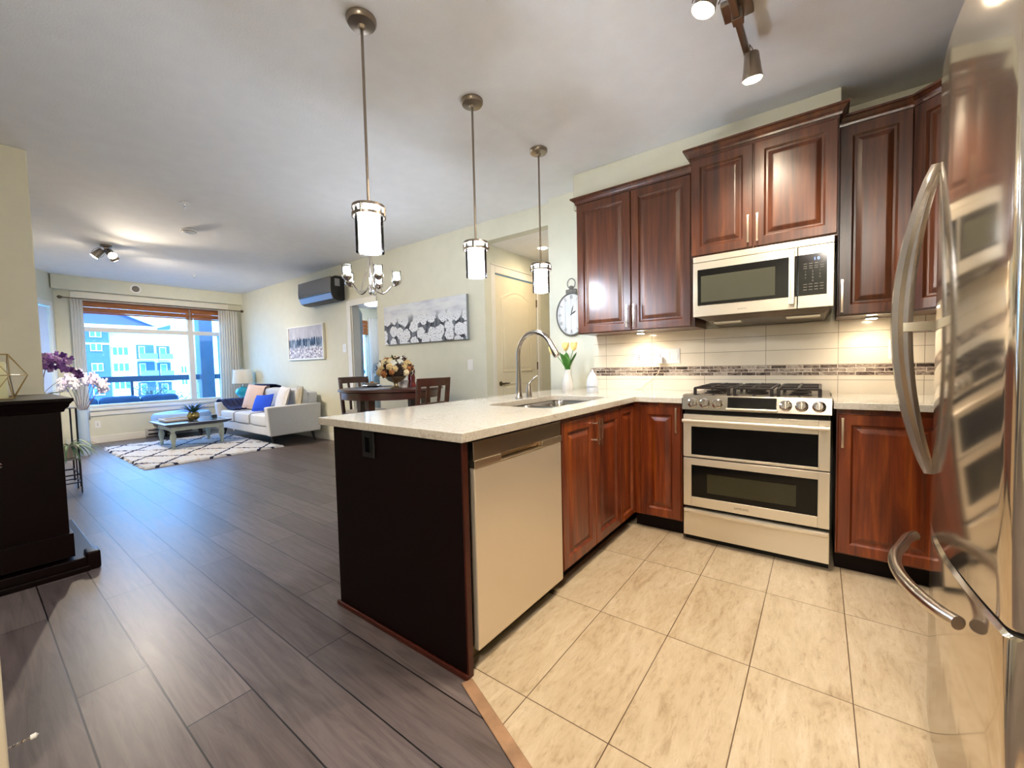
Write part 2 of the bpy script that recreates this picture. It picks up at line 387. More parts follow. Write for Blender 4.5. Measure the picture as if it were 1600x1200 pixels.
def rrect(x0, y0, x1, y1, r, n=5):
    pts = []
    for cx, cy, a0 in ((x1-r, y0+r, -PI/2), (x1-r, y1-r, 0), (x0+r, y1-r, PI/2), (x0+r, y0+r, PI)):
        for i in range(n+1): a = a0+PI/2*i/n; pts.append((cx+r*math.cos(a), cy+r*math.sin(a)))
    return pts
def plate(outer, holes, z0, z1):
    """flat plate with holes"""
    bm = bmesh.new(); ed = []
    for L in [outer]+holes:
        vs_ = [bm.verts.new((x, y, z1)) for x, y in L]
        ed += [bm.edges.new((vs_[i], vs_[(i+1) % len(vs_)])) for i in range(len(vs_))]
    r = bmesh.ops.triangle_fill(bm, use_beauty=True, use_dissolve=False, edges=ed)
    fs = [g_ for g_ in r['geom'] if isinstance(g_, bmesh.types.BMFace)]
    e = bmesh.ops.extrude_face_region(bm, geom=fs)
    for v in [g_ for g_ in e['geom'] if isinstance(g_, bmesh.types.BMVert)]: v.co.z = z0
    mb = MB(); bm.verts.index_update(); mb.add([v.co.copy() for v in bm.verts], [tuple(v.index for v in f.verts) for f in bm.faces]); bm.free(); return mb

CZ = 2.77; YW = 3.58; YK = 3.50; XW = -9.8
# ================================================================ SETTING
struct(MB().prism([(-9.8, -3.0), (-9.8, YW+4.2), (3.0, YW+4.2), (3.0, YK), (-1.3, YK), (-1.3, 1.10), (-1.03, 1.08), (3.0, -0.56), (3.0, -3.0)], -0.06, 0.0).build('floor', PLANK))
struct(MB().prism([(-1.3, 1.10), (-1.03, 1.08), (3.0, -0.56), (3.0, YK), (-1.3, YK)], -0.06, 0.0).build('floor', TILE))
mb = MB(axes((-1.035, 1.06, 0), Vector((1, -0.407, 0)).normalized(), Vector((0.407, 1, 0)).normalized(), (0, 0, 1)))
mb.prism([(0.0, -0.022), (4.3, -0.022), (4.3, 0.022), (0.0, 0.022)], 0.0005, 0.007)
struct(mb.build('trim_1', mat('threshold_wood', (150, 116, 88), 0.45, noise=0.3, nscale=12), bevel=0.003))
struct(MB().box(-9.95, -3.1, CZ, 3.1, YW+4.3, CZ+0.1).build('ceiling', CEIL))
# kitchen wall, clock pier, header over the hall opening, sofa wall with bedroom doorway
HX0, HX1, HZ = -3.04, -2.14, 2.555
struct(MB().box(HX1, YK, 0, 3.0, YK+0.14, CZ).build('wall_kitchen', WALL))
mb = MB()
mb.box(-9.8, YW, 0, -5.76, YW+0.12, CZ); mb.box(-5.05, YW, 0, HX0, YW+0.12, CZ); mb.box(-5.76, YW, 2.15, -5.05, YW+0.12, CZ)
mb.box(HX0, YW, HZ, HX1, YW+0.12, CZ)
struct(mb.build('wall_sofa', WALL))
# hallway
HXL = -3.06
struct(MB().box(HXL-0.1, YW+0.12, 0, HXL, 3.72, CZ).box(HXL-0.1, 4.70, 0, HXL, 5.6, CZ).box(HXL-0.1, 3.72, 2.255, HXL, 4.70, CZ).build('wall_hall_left', WALL))
struct(MB().box(HXL-0.1, 5.4, 0, -1.9, 5.5, CZ).build('wall_hall_end', WALL))
struct(MB().box(HX1, YK+0.14, 0, HX1+0.1, 5.5, CZ).build('wall_hall_right', WALL))
struct(MB().box(HXL, YW+0.12, HZ, HX1, 5.4, CZ-0.001).build('ceiling_hall', CEIL))
# window wall
WY0, WY1, WZ0, WZ1 = 1.20, 3.26, 0.60, 2.36
mb = MB()
mb.box(XW-0.15, 0.93, 0, XW, WY0, CZ); mb.box(XW-0.15, WY1, 0, XW, 5.1, CZ); mb.box(XW-0.15, 6.62, 0, XW, YW+4.2, CZ)
mb.box(XW-0.15, WY0, 0, XW, WY1, WZ0); mb.box(XW-0.15, WY0, WZ1, XW, WY1, CZ)
mb.box(XW-0.15, 5.1, 0, XW, 6.62, 0.75); mb.box(XW-0.15, 5.1, 2.42, XW, 6.62, CZ)
struct(mb.build('wall_window', WALL))
struct(MB().box(XW, 0.90, 2.545, XW+0.12, YW, CZ-0.001).build('wall_soffit', WALL))
# bulkhead over the wall cabinets
struct(MB().box(-1.70, 3.20, 2.47, 0.088, YK, CZ-0.001).build('wall_bulkhead', WALL, bevel=0.006))
# angled wall at the left of the window, living-room left wall, the pier behind the cabinet
A0 = Vector((-9.8, 0.93, 0)); A1 = Vector((-8.75, 0.47, 0)); du = (A1-A0).normalized(); dn = Vector((-du.y, du.x, 0))
mb = MB(axes(A0, du, (0, 0, 1), dn)); Ln = (A1-A0).length
mb.box(0, 0, -0.12, 0.16, CZ, 0); mb.box(0.98, 0, -0.12, Ln+0.05, CZ, 0); mb.box(0.16, 2.25, -0.12, 0.98, CZ, 0)
struct(mb.build('wall_angled', WALL))
struct(MB().box(-8.75, 0.35, 0, -8.0, 0.47, CZ).box(-8.1, -1.5, 0, -8.0, 0.40, CZ).box(-8.1, -1.6, 0, -4.6, -1.5, CZ).build('wall_left', WALL))
struct(MB().box(-4.66, -2.9, 0, -4.52, 0.352, CZ-0.001).build('wall_pier', mat('pier_paint', (206, 198, 172), 0.75, bump=0.15, bscale=160), bevel=0.008))
struct(MB().box(-4.5, -3.0, 0, 3.0, -2.9, CZ).build('wall_back', WALL))
struct(MB().box(2.9, -2.9, 0, 3.0, YK, CZ).build('wall_right', WALL))
# bedroom behind the sofa wall
struct(MB().box(-9.8, 7.6, 0, -4.0, 7.7, CZ).box(-4.1, YW+0.12, 0, -4.0, 7.6, CZ).build('wall_bedroom', mat('bedroom_paint', (205, 207, 202), 0.8, noise=0.02)))
# baseboards
BB = [('baseboard_window', (XW, 0.95, 0, XW+0.015, YW, 0.12)), ('baseboard_sofa', (-9.78, YW-0.015, 0, -5.78, YW, 0.12)), ('baseboard_dining', (-5.03, YW-0.015, 0, HX0, YW, 0.12)), ('baseboard_hall', (HXL, 4.80, 0, HXL+0.014, 5.4, 0.12))]
for n_, b_ in BB: struct(MB().box(*b_).build(n_, TRIMW, bevel=0.004))
# bedroom doorway casing and leaf
struct(MB().box(-5.80, YW-0.018, 0, -5.70, YW, 2.2).box(-5.70, YW-0.018, 2.11, -5.05, YW, 2.2).box(-5.72, YW, 0, -5.68, YW+0.12, 2.13).build('trim_2', TRIMW, bevel=0.004))
d0 = Vector((-5.69, YW+0.13, 0)); d1 = Vector((-6.38, 4.22, 0)); uu = (d1-d0).normalized(); nn = Vector((uu.y, -uu.x, 0))
mb = MB(axes(d0, uu, (0, 0, 1), nn)); mb.box(0, 0.01, -0.035, 0.76, 2.10, 0)
DR3 = struct(mb.build('door_3', mat('bedroom_door_paint', (226, 230, 222), 0.45), org=tuple(d0), bevel=0.003))
# hall casing + door (arched two panel)
mb = MB(); mb.box(HXL, 3.70, 0, HXL+0.02, 3.775, 2.33); mb.box(HXL, 4.675, 0, HXL+0.02, 4.75, 2.33); mb.box(HXL, 3.775, 2.245, HXL+0.02, 4.675, 2.33)
mb.box(HXL, 3.70, 2.33, HXL+0.03, 4.75, 2.345)
struct(mb.build('trim_3', TRIMW, bevel=0.004))
DOORP = mat('hall_door_paint', (224, 214, 188), 0.45)
DY0, DY1, DZ1 = 3.775, 4.675, 2.235
mb = MB(); M = FX(HXL-0.005, DY0, 0.01)
mb.M = M; mb.box(0, 0, -0.035, DY1-DY0, DZ1-0.01, 0)
DR1 = struct(mb.build('door_1', DOORP, org=(HXL, DY0, 0), bevel=0.002))
def arch_panel(x0, x1, z0, z1, rise, name):
    mb = MB(M); loops = []
    for ins, d in ((-0.012, 0.0), (-0.004, 0.004), (0.008, 0.004), (0.016, 0.001), (0.030, 0.001), (0.055, 0.005)):
        a, b, c, e = x0+ins, x1-ins, z0+ins, z1-ins; L = [(a, c, d), (b, c, d)]
        for i in range(13): t = i/12; L.append((b+(a-b)*t, e+rise*math.sin(PI*t)*(0.999), d))
        loops.append(L)
    mb.loft(loops, True, True); mb.build(name, DOORP, DR1)
arch_panel(0.14, 0.76, 1.08, 1.96, 0.10, 'upper_panel'); arch_panel(0.14, 0.76, 0.2, 0.93, 0.0, 'lower_panel')
BRNZ = mat('aged_nickel', (110, 96, 76), 0.3, 1.0)
mb = MB(); mb.lathe([(0.028, 0), (0.028, 0.008), (0.012, 0.012), (0.010, 0.045)], (HXL-0.005, DY0+0.09, 0.945), 16, 'x')
mb.tube([(HXL+0.042, DY0+0.09, 0.945), (HXL+0.046, DY0+0.13, 0.950), (HXL+0.046, DY0+0.17, 0.946), (HXL+0.042, DY0+0.21, 0.950)], [0.010, 0.009, 0.008, 0.006], 8)
mb.build('door_handle', BRNZ, DR1, smooth=True)
for z in (0.3, 1.10, 1.93): MB().box(HXL-0.006, DY1-0.012, z, HXL+0.008, DY1+0.006, z+0.10).build('hinge', BRNZ, DR1)
# angled wall door
mb = MB(axes(A0, du, (0, 0, 1), dn)); mb.box(0.18, 0.0, -0.06, 0.96, 2.23, -0.02)
DR2 = struct(mb.build('door_2', mat('balcony_door_white', (214, 226, 246), 0.4), org=tuple(A0), bevel=0.004))
mb = MB(axes(A0, du, (0, 0, 1), dn)); mb.box(0.10, 0, 0, 0.17, 2.32, 0.02).box(0.97, 0, 0, 1.04, 2.32, 0.02).box(0.17, 2.25, 0, 0.97, 2.32, 0.02)
struct(mb.build('trim_4', TRIMW, bevel=0.004))
# windows
WFR = mat('window_frame_vinyl', (216, 212, 205), 0.4)
def window(name, y0, y1, z0, z1, mull, trans):
    mb = MB(); x0, x1 = XW-0.11, XW-0.04; fw_ = 0.05
    mb.box(x0, y0, z0, x1, y0+fw_, z1).box(x0, y1-fw_, z0, x1, y1, z1).box(x0, y0+fw_, z0, x1, y1-fw_, z0+fw_).box(x0, y0+fw_, z1-fw_, x1, y1-fw_, z1)
    if mull: mb.box(x0, mull-0.045, z0+fw_, x1+0.01, mull+0.045, z1-fw_)
    if trans:
        for a, b in (((y0+fw_, mull-0.045), (mull+0.045, y1-fw_)) if mull else ((y0+fw_, y1-fw_),)): mb.box(x0, a, trans-0.038, x1, b, trans+0.038)
    o = struct(mb.build(name, WFR, org=(XW-0.08, y0, z0), bevel=0.004))
    MB().quad((XW-0.075, y0+0.04, z0+0.04), (XW-0.075, y1-0.04, z0+0.04), (XW-0.075, y1-0.04, z1-0.04), (XW-0.075, y0+0.04, z1-0.04)).build('glass_pane', WGLASS, o)
    return o
window('window_1', WY0, WY1, WZ0, WZ1, 2.705, 1.93); window('window_2', 5.1, 6.62, 0.75, 2.42, None, None)
struct(MB().box(XW-0.14, WY0-0.10, WZ0-0.045, XW+0.05, WY1+0.10, WZ0).box(XW, WY0-0.08, WZ0-0.135, XW+0.02, WY1+0.08, WZ0-0.045)
       .box(XW, WY0-0.09, WZ0, XW+0.02, WY0, WZ1+0.02).box(XW, WY1, WZ0, XW+0.02, WY1+0.09, WZ1+0.02).box(XW, WY0-0.09, WZ1, XW+0.025, WY1+0.09, 2.535).build('trim_5', TRIMW, bevel=0.004))
# near white jamb at the left edge of the frame
struct(MB().box(-1.93, -0.12, 0, -1.80, 0.022, 2.2).build('trim_6', mat('jamb_paint', (222, 208, 180), 0.5), bevel=0.006))
t = thing('door_stop', 'white-tipped spring door stop low at the left edge near the dark floor', 'door stop', (-1.86, 0.022, 0.10))
MB().tube([(-1.86+0.002*math.cos(i*1.3), 0.022+0.0012*i, 0.10+0.002*math.sin(i*1.3)) for i in range(36)], 0.0022, 5).build('spring', CHROME, t, smooth=True)
MB().lathe([(0.0, 0), (0.007, 0.001), (0.008, 0.012), (0.0, 0.018)], (-1.86, 0.064, 0.10), 10, 'y').build('rubber_tip', WHITE, t, smooth=True)
# backsplash
Yt = YK-0.010
struct(MB().box(-1.663, Yt, 0.93, 1.6, YK, 1.4115).build('wall_backsplash', SPLASH))
struct(MB().box(-1.70, Yt-0.002, 1.0495, 1.6, Yt, 1.1225).build('trim_7', MOSAIC))

# ================================================================ KITCHEN BASE UNITS
# countertop
SKX0, SKX1, SKY0, SKY1 = -1.62, -1.17, 1.88, 2.70
mb = plate([(-2.0, 1.05), (-1.015, 1.05), (-1.015, 2.775), (-0.712, 2.775), (-0.712, Yt-0.001), (-2.0, Yt-0.001)], [rrect(SKX0, SKY0, SKX1, SKY1, 0.07)], 0.894, 0.93)
o = mb.build('countertop', QUARTZ, org=(-1.5, 2.2, 0.894), bevel=0.003)
tag(o, 'pale veined quartz countertop over the peninsula, cut out for the sink', 'countertop')
o = MB().box(0.062, 2.775, 0.894, 1.55, Yt-0.001, 0.93).build('countertop', QUARTZ, org=(0.5, 3.1, 0.894), bevel=0.003)
tag(o, 'short quartz countertop between the range and the refrigerator', 'countertop')
# sink
SS = mat('sink_steel', (176, 172, 168), 0.22, 1.0)
t = thing('double_sink', 'undermount stainless double bowl sink set in the quartz counter', 'sink', (-1.4, 2.3, 0.70))
def bowl(y0, y1):
    mb = MB(); loops = []
    for ins, z, r in ((-0.02, 0.892, 0.08), (0.005, 0.892, 0.07), (0.012, 0.86, 0.07), (0.02, 0.74, 0.07), (0.05, 0.715, 0.05), (0.16, 0.71, 0.03)):
        loops.append([(x, y, z) for x, y in rrect(SKX0+ins, y0+ins, SKX1-ins, y1-ins, r)])
    mb.loft(loops, False, True); b = mb.build('bowl', SS, t, smooth=True)
    MB().lathe([(0.0, 0.0), (0.04, 0.0), (0.045, 0.004), (0.0, 0.004)], ((SKX0+SKX1)/2, (y0+y1)/2, 0.712), 20).build('drain', CHROME, b, smooth=True)
bowl(SKY0-0.004, 2.275); bowl(2.305, SKY1+0.004)
MB().box(SKX0+0.02, 2.275, 0.84, SKX1-0.02, 2.305, 0.875).build('divider', SS, t, bevel=0.01)
# peninsula end cabinet / panel
t = thing('peninsula_end_panel', 'dark espresso end panel closing the peninsula beside the dishwasher', 'cabinet panel', (-1.5, 1.08, 0))
MB().box(-1.90, 1.072, 0.0, -1.043, 1.10, 0.893).build('panel', ESPR, t, bevel=0.002)
MB().box(-1.043, 1.071, 0.0, -1.034, 1.098, 0.893).build('edge_stile', mat('red_stile', (62, 22, 12), 0.4, noise=0.2, spec=0.3), t, bevel=0.002)
MB().box(-1.912, 1.058, 0.0, -1.030, 1.071, 0.022).build('base_molding', mat('red_stile', (74, 26, 14)), t, bevel=0.004)
t = thing('peninsula_back_panel', 'dark back panel under the overhanging far side of the peninsula counter', 'cabinet panel', (-1.88, 2.2, 0))
MB().box(-1.90, 1.103, 0.0, -1.66, Yt-0.02, 0.893).build('panel', ESPR, t)
t = thing('outlet', 'black wall outlet on the dark end panel just under the counter', 'outlet', (-1.60, 1.07, 0.83))
MB().box(-1.648, 1.062, 0.772, -1.562, 1.0715, 0.889).build('cover_plate', BLACKM, t, bevel=0.003)
MB(FY(-1.605, 1.062, 0.83)).box(-0.017, -0.034, 0, 0.017, 0.034, 0.003).build('receptacle', BLACK, t, bevel=0.001)
# dishwasher
DX = -1.033
t = thing('dishwasher', 'stainless steel dishwasher with pocket handle under the peninsula counter', 'dishwasher', (-1.3, 1.45, 0))
MB().box(-1.60, 1.115, 0.09, -1.06, 1.785, 0.885).build('tub', BLACKM, t)
Y0, Y1 = 1.130, 1.778
mb = MB(); n_ = 14
mb.loft([[(DX-0.03, Y0, z), (DX, Y0, z), (DX, Y1, z), (DX-0.03, Y1, z)] for z in (0.075, 0.783)]); mb.build('door', STEELD, t, bevel=0.006)
MB().box(DX-0.028, Y0, 0.812, DX-0.002, Y1, 0.884).build('control_panel', mat('dw_top_steel', (150, 138, 122), 0.35, 1.0), t, bevel=0.003)
LS = mat('handle_strip_steel', (218, 206, 184), 0.3, 1.0)
mb = MB(); mb.box(DX-0.03, Y0, 0.783, DX+0.003, 1.292, 0.812).box(DX-0.03, 1.600, 0.783, DX+0.003, Y1, 0.812).box(DX-0.03, 1.292, 0.783, DX+0.003, 1.600, 0.787); mb.build('handle_strip', LS, t, bevel=0.002)
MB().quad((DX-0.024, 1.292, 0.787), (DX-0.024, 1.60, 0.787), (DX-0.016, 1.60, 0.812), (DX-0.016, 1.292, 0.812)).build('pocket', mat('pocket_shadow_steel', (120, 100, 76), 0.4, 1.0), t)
MB().box(-1.12, 1.115, 0.0, -1.10, 1.785, 0.075).build('kick_plate', mat('kick_metal', (120, 108, 86), 0.4, 0.8), t)
MB().box(-1.30, 1.74, 0, -1.07, 1.76, 0.012).build('foot', NICKEL, t)
# sink base cabinet
FXP = -1.055
t = thing('sink_base_cabinet', 'cherry base cabinet with two raised-panel doors right of the dishwasher', 'cabinet', (-1.35, 2.2, 0))
MB().box(-1.60, 1.79, 0.10, FXP, 2.545, 0.70).box(-1.12, 1.79, 0.70, FXP, 2.545, 0.893).build('carcass', CHERRYB, t)
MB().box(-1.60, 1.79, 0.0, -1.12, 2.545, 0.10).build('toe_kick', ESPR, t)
for y0, y1, hy in ((1.795, 2.172, 2.155), (2.178, 2.54, 2.195)):
    d = panel_door(FX(FXP, y0, 0.105), y1-y0, 0.765).build('door', CHERRYB, t); bar_pull(FX(FXP+0.02, hy, 0.70), 0.15, d)
t = thing('corner_base_cabinet', 'cherry corner base cabinet with blank raised panel deep in the corner', 'cabinet', (-1.3, 3.1, 0))
MB().box(-1.60, 2.74, 0.10, FXP-0.02, Yt-0.03, 0.893).box(-1.12, 2.55, 0.10, FXP, 2.80, 0.893).build('carcass', CHERRYB, t)
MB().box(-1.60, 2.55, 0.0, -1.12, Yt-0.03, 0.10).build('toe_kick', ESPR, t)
panel_door(FX(FXP, 2.55, 0.105), 0.245, 0.765, st=0.045).build('blank_panel', CHERRYB, t)
t = thing('base_cabinet', 'narrow cherry base cabinet with one door left of the range', 'cabinet', (-0.87, 3.1, 0))
FYB = 2.82
MB().box(FXP+0.002, FYB, 0.10, -0.722, Yt-0.03, 0.893).build('carcass', CHERRYB, t)
MB()  .box(-1.05, FYB+0.05, 0.0, -0.722, Yt-0.03, 0.10).build('toe_kick', ESPR, t)
d = panel_door(FY(-0.995, FYB, 0.11), 0.268, 0.755).build('door', CHERRYB, t); bar_pull(FY(-0.748, FYB-0.02, 0.70), 0.165, d)
t = thing('base_cabinet', 'cherry base cabinet between the range and the refrigerator', 'cabinet', (0.4, 3.1, 0))
MB().box(0.075, FYB, 0.10, 1.5, Yt-0.03, 0.893).build('carcass', CHERRYB, t)
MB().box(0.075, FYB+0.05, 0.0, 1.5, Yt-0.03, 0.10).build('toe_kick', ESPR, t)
d = panel_door(FY(0.082, FYB, 0.11), 0.42, 0.755).build('door', CHERRYB, t); bar_pull(FY(0.10, FYB-0.02, 0.69), 0.16, d)

# ================================================================ RANGE
RY = 2.775
t = thing('gas_range', 'slide-in stainless gas range with double oven and six knobs', 'range', (-0.325, 3.1, 0))
MB().box(-0.70, RY+0.03, 0.04, 0.048, Yt-0.02, 0.90).box(-0.70, RY+0.045, 0.0, 0.048, RY+0.10, 0.04).build('body', mat('range_side', (24, 22, 20), 0.35, 0.6), t)
MB().box(-0.705, RY+0.06, 0.90, 0.053, Yt-0.004, 0.948).build('cooktop', mat('cooktop_steel', (130, 118, 104), 0.25, 1.0), t, bevel=0.004)
# control panel, slightly tilted
mb = MB(); mb.loft([[(-0.708, RY-0.012, 0.858), (-0.708, RY+0.008, 0.950), (-0.708, RY+0.07, 0.956), (-0.708, RY+0.06, 0.856)], [(0.057, RY-0.012, 0.858), (0.057, RY+0.008, 0.950), (0.057, RY+0.07, 0.956), (0.057, RY+0.06, 0.856)]])
mb.build('control_panel', mat('panel_steel', (170, 162, 150), 0.25, 1.0), t, bevel=0.003)
PT = Vector((0, 0.020, 0.092)).normalized(); PN = Vector((0, -0.092, 0.020)).normalized()
MK = lambda x, h: axes(Vector((x, RY-0.012, 0.858))+PT*h, (1, 0, 0), PT, PN)
MB(MK(-0.445, 0.016)).box(0, 0, 0, 0.25, 0.068, 0.012).build('display', mat('range_display', (28, 26, 25), 0.12, 0.3, noise=0.6, nscale=30), t, bevel=0.002)
MB(MK(-0.452, 0.006)).box(0, 0, 0, 0.262, 0.012, 0.022).build('display_ledge', STEEL, t, bevel=0.003)
for x in (-0.645, -0.575, -0.503, -0.152, -0.078, 0.0):
    b_ = MB(MK(x, 0.045)).lathe([(0.031, 0), (0.031, 0.004), (0.027, 0.006), (0.024, 0.026), (0.018, 0.028), (0.017, 0.022), (0.0, 0.022)], n=28).build('knob', CHROME, t, smooth=True)
    MB(MK(x, 0.045)).box(-0.005, -0.02, 0.02, 0.005, 0.02, 0.032).build('knob_grip', NICKEL, b_, bevel=0.002)
def oven_door(z0, z1, wz0, wz1, name, handle):
    fx0, fx1 = -0.700, 0.050; wx0, wx1 = -0.652, -0.002
    mb = MB(); y = RY-0.012
    mb.box(fx0, y, z0, wx0, RY+0.028, z1).box(wx1, y, z0, fx1, RY+0.028, z1).box(wx0, y, z0, wx1, RY+0.028, wz0).box(wx0, y, wz1, wx1, RY+0.028, z1)
    d = mb.build(name, STEEL, t, bevel=0.0015)
    MB().box(wx0, y+0.003, wz0, wx1, y+0.012, wz1).build('window_glass', GLASSDK, d)
    if handle:
        MB().tube([(-0.695, y-0.045, handle), (0.045, y-0.045, handle)], 0.0115, 14).build('handle', STEEL, d, smooth=True)
        for x in (-0.665, 0.015): MB().box(x-0.012, y-0.042, handle-0.010, x+0.012, y, handle+0.008).build('handle_mount', STEEL, d, bevel=0.003)
    return d
oven_door(0.556, 0.828, 0.572, 0.752, 'upper_oven_door', 0.792)
d = oven_door(0.238, 0.548, 0.300, 0.505, 'lower_oven_door', None)
MB().box(-0.56, RY+0.0005, 0.335, -0.10, RY+0.0015, 0.455).build('inner_window', mat('oven_inner', (44, 40, 22), 0.2), d)
MB().box(-0.56, RY-0.0098, 0.335, -0.10, RY-0.0092, 0.455).build('tinted_view', mat('oven_view', (36, 34, 16), 0.12), d)
text('SAMSUNG', 0.017, mat('grey_print', (96, 84, 66), 0.5), 'lettering', t, FY(-0.37, RY-0.0125, 0.268), 0.0003)
mb = MB(); mb.box(-0.700, RY-0.010, 0.045, 0.050, RY+0.028, 0.218); dr = mb.build('storage_drawer', STEEL, t, bevel=0.002)
mb = MB(); L0 = []
for i in range(13):
    x = -0.695+0.74*i/12; bow = 0.010+0.016*math.sin(PI*i/12); L0.append([(x, RY-0.010, 0.190), (x, RY-0.010-bow, 0.198), (x, RY-0.010-bow, 0.212), (x, RY-0.010, 0.218)])
mb.loft(L0); mb.build('drawer_handle', STEEL, dr, smooth=True)
# burners + grates
IRON = mat('cast_iron', (36, 30, 28), 0.35, 0.2, noise=0.2)
for x, y, r in ((-0.56, 2.98, 0.045), (-0.56, 3.26, 0.038), (-0.325, 3.12, 0.05), (-0.09, 2.98, 0.045), (-0.09, 3.26, 0.038)):
    MB().lathe([(r+0.012, 0.0), (r+0.012, 0.006), (r, 0.012), (r, 0.020), (0, 0.022)], (x, y, 0.948), 18).build('burner', IRON, t, smooth=True)
for x0, x1 in ((-0.665, -0.445), (-0.435, -0.215), (-0.205, 0.015)):
    mb = MB(); y0, y1, zt = 2.875, 3.42, 0.996; s_ = 0.007
    for yy in (y0, y1): mb.box(x0+0.02, yy-s_, zt-0.012, x1-0.02, yy+s_, zt)
    for xx in (x0+0.012, x1-0.012): mb.box(xx-s_, y0, zt-0.012, xx+s_, y1, zt)
    for q in (0.28, 0.5, 0.72): yy = y0+(y1-y0)*q; mb.box(x0+0.02, yy-s_, zt-0.010, x1-0.02, yy+s_, zt+0.004)
    mb.box((x0+x1)/2-s_, y0, zt-0.010, (x0+x1)/2+s_, y1, zt+0.004)
    for xx in (x0+0.012, x1-0.012):
        for yy in (y0, y1): mb.box(xx-0.009, yy-0.009, 0.948, xx+0.009, yy+0.009, zt-0.004)
    mb.build('grate', IRON, t, bevel=0.002)

# ================================================================ MICROWAVE
MY = 2.985
t = thing('microwave', 'stainless over-the-range microwave with black window and keypad', 'microwave', (-0.315, 3.2, 1.43))
MB().box(-0.688, MY+0.03, 1.465, 0.058, YK-0.012, 1.858).build('housing', mat('range_side', (24, 22, 20)), t)
MB().box(-0.690, MY, 1.822, 0.060, MY+0.03, 1.860).build('top_vent', STEEL, t, bevel=0.002)
D = MB().box(-0.690, MY, 1.463, -0.112, MY+0.03, 1.819).build('door', STEEL, t, bevel=0.002)
MB().box(-0.662, MY-0.003, 1.535, -0.112, MY, 1.772).build('window_frame', BLACK, D, bevel=0.0012)
k = NT('microwave_screen', 0.12); k.b.inputs['Base Color'].default_value = (*lin((74, 74, 62)), 1)
MB().box(-0.640, MY-0.0042, 1.556, -0.222, MY-0.0030, 1.728).build('window_screen', k.m, D)
P_ = MB().box(-0.108, MY, 1.463, 0.060, MY+0.03, 1.819).build('control_panel', STEEL, t, bevel=0.002)
MB().box(-0.108, MY-0.003, 1.535, 0.028, MY, 1.772).build('keypad', BLACK, P_, bevel=0.0012)
mb = MB()
mb.loft([[(-0.152, MY-0.036, z), (-0.122, MY-0.036, z), (-0.122, MY-0.048, z), (-0.152, MY-0.048, z)] for z in (1.486, 1.802)])
mb.box(-0.148, MY-0.038, 1.50, -0.126, MY, 1.525).box(-0.148, MY-0.038, 1.765, -0.126, MY, 1.79); mb.build('handle', mat('satin_handle', (214, 206, 190), 0.35, 0.9), D, bevel=0.004)
DISP = mat('blue_digits', (30, 40, 90), 0.4, emis=(90, 120, 255), es=3)
text('1 0', 0.022, DISP, 'clock_digits', P_, FY(-0.020, MY-0.0032, 1.742), 0.0002)
GP = mat('key_print', (120, 116, 108), 0.5)
for r_ in range(4):
    for c_ in range(3):
        text('1234567890'[r_*3+c_] if r_ < 3 else ' 0 '[c_], 0.013, GP, 'key_print', P_, FY(-0.072+0.034*c_, MY-0.0032, 1.672-0.018*r_), 0.0002)
for zs in ((1.716, 1.702, 1.690), (1.598, 1.582, 1.566)):
    mb = MB()
    for z in zs:
        for c_ in range(4): mb.box(-0.082+0.026*c_, MY-0.0034, z, -0.065+0.026*c_, MY-0.003, z+0.003)
    mb.build('key_print', GP, P_)
text('SAMSUNG', 0.011, GP, 'lettering', D, FY(-0.40, MY-0.0005, 1.492), 0.0002)
mb = MB(); mb.loft([[(-0.66, MY+0.02, 1.463), (0.05, MY+0.02, 1.463), (0.05, YK-0.012, 1.463), (-0.66, YK-0.012, 1.463)], [(-0.61, MY+0.05, 1.432), (0.02, MY+0.05, 1.432), (0.02, YK-0.02, 1.415), (-0.61, YK-0.02, 1.415)]])
B_ = mb.build('hood_base', mat('hood_grey', (104, 94, 80), 0.4, 0.6), t)
for x0, x1 in ((-0.58, -0.42), (-0.17, 0.0)): MB().box(x0, MY+0.09, 1.418, x1, MY+0.19, 1.428).build('grease_filter', STEEL, B_)

# ================================================================ WALL CABINETS
def crown(pts, z0, z1, out, name, parent):
    """pts: path of the cabinet front; cove profile swept along it"""
    prof = [(0.0, 0.0), (0.010, 0.0), (0.012, 0.012), (out*0.45, 0.35*(z1-z0)+0.006), (out*0.8, 0.72*(z1-z0)), (out, 0.78*(z1-z0)), (out, z1-z0), (0.0, z1-z0)]
    P = [Vector((x, y, 0)) for x, y in pts]; loops = []
    for i, p in enumerate(P):
        d0 = (P[i]-P[i-1]).normalized() if i else None; d1 = (P[i+1]-P[i]).normalized() if i < len(P)-1 else None
        a = d0 or d1; b = d1 or d0; n0 = Vector((a.y, -a.x, 0)); n1 = Vector((b.y, -b.x, 0)); n_ = (n0+n1).normalized(); s_ = 1/max(0.3, n_.dot(n0))
        loops.append([(p.x+n_.x*q*s_, p.y+n_.y*q*s_, z0+h) for q, h in prof])
    return MB().loft(loops).build(name, CHERRY, parent)
CF = 3.145
t = thing('wall_cabinet', 'double-door cherry wall cabinet beside the clock', 'cabinet', (-1.17, 3.3, 1.41))
MB().box(-1.638, CF, 1.412, -0.715, YK-0.003, 2.485).build('carcass', CHERRY, t, bevel=0.001)
for x0, x1, hx in ((-1.634, -1.176, -1.200), (-1.170, -0.738, -1.145)):
    d = panel_door(FY(x0, CF, 1.418), x1-x0, 1.058, st=0.062).build('door', CHERRY, t); bar_pull(FY(hx, CF-0.02, 1.44), 0.175, d)
crown([(-1.640, YK-0.01), (-1.640, CF-0.001), (-0.73, CF-0.001)], 2.485, 2.535, 0.042, 'crown_molding', t)
MF = 3.015
t = thing('wall_cabinet', 'shorter raised cherry wall cabinet above the microwave', 'cabinet', (-0.315, 3.25, 1.862))
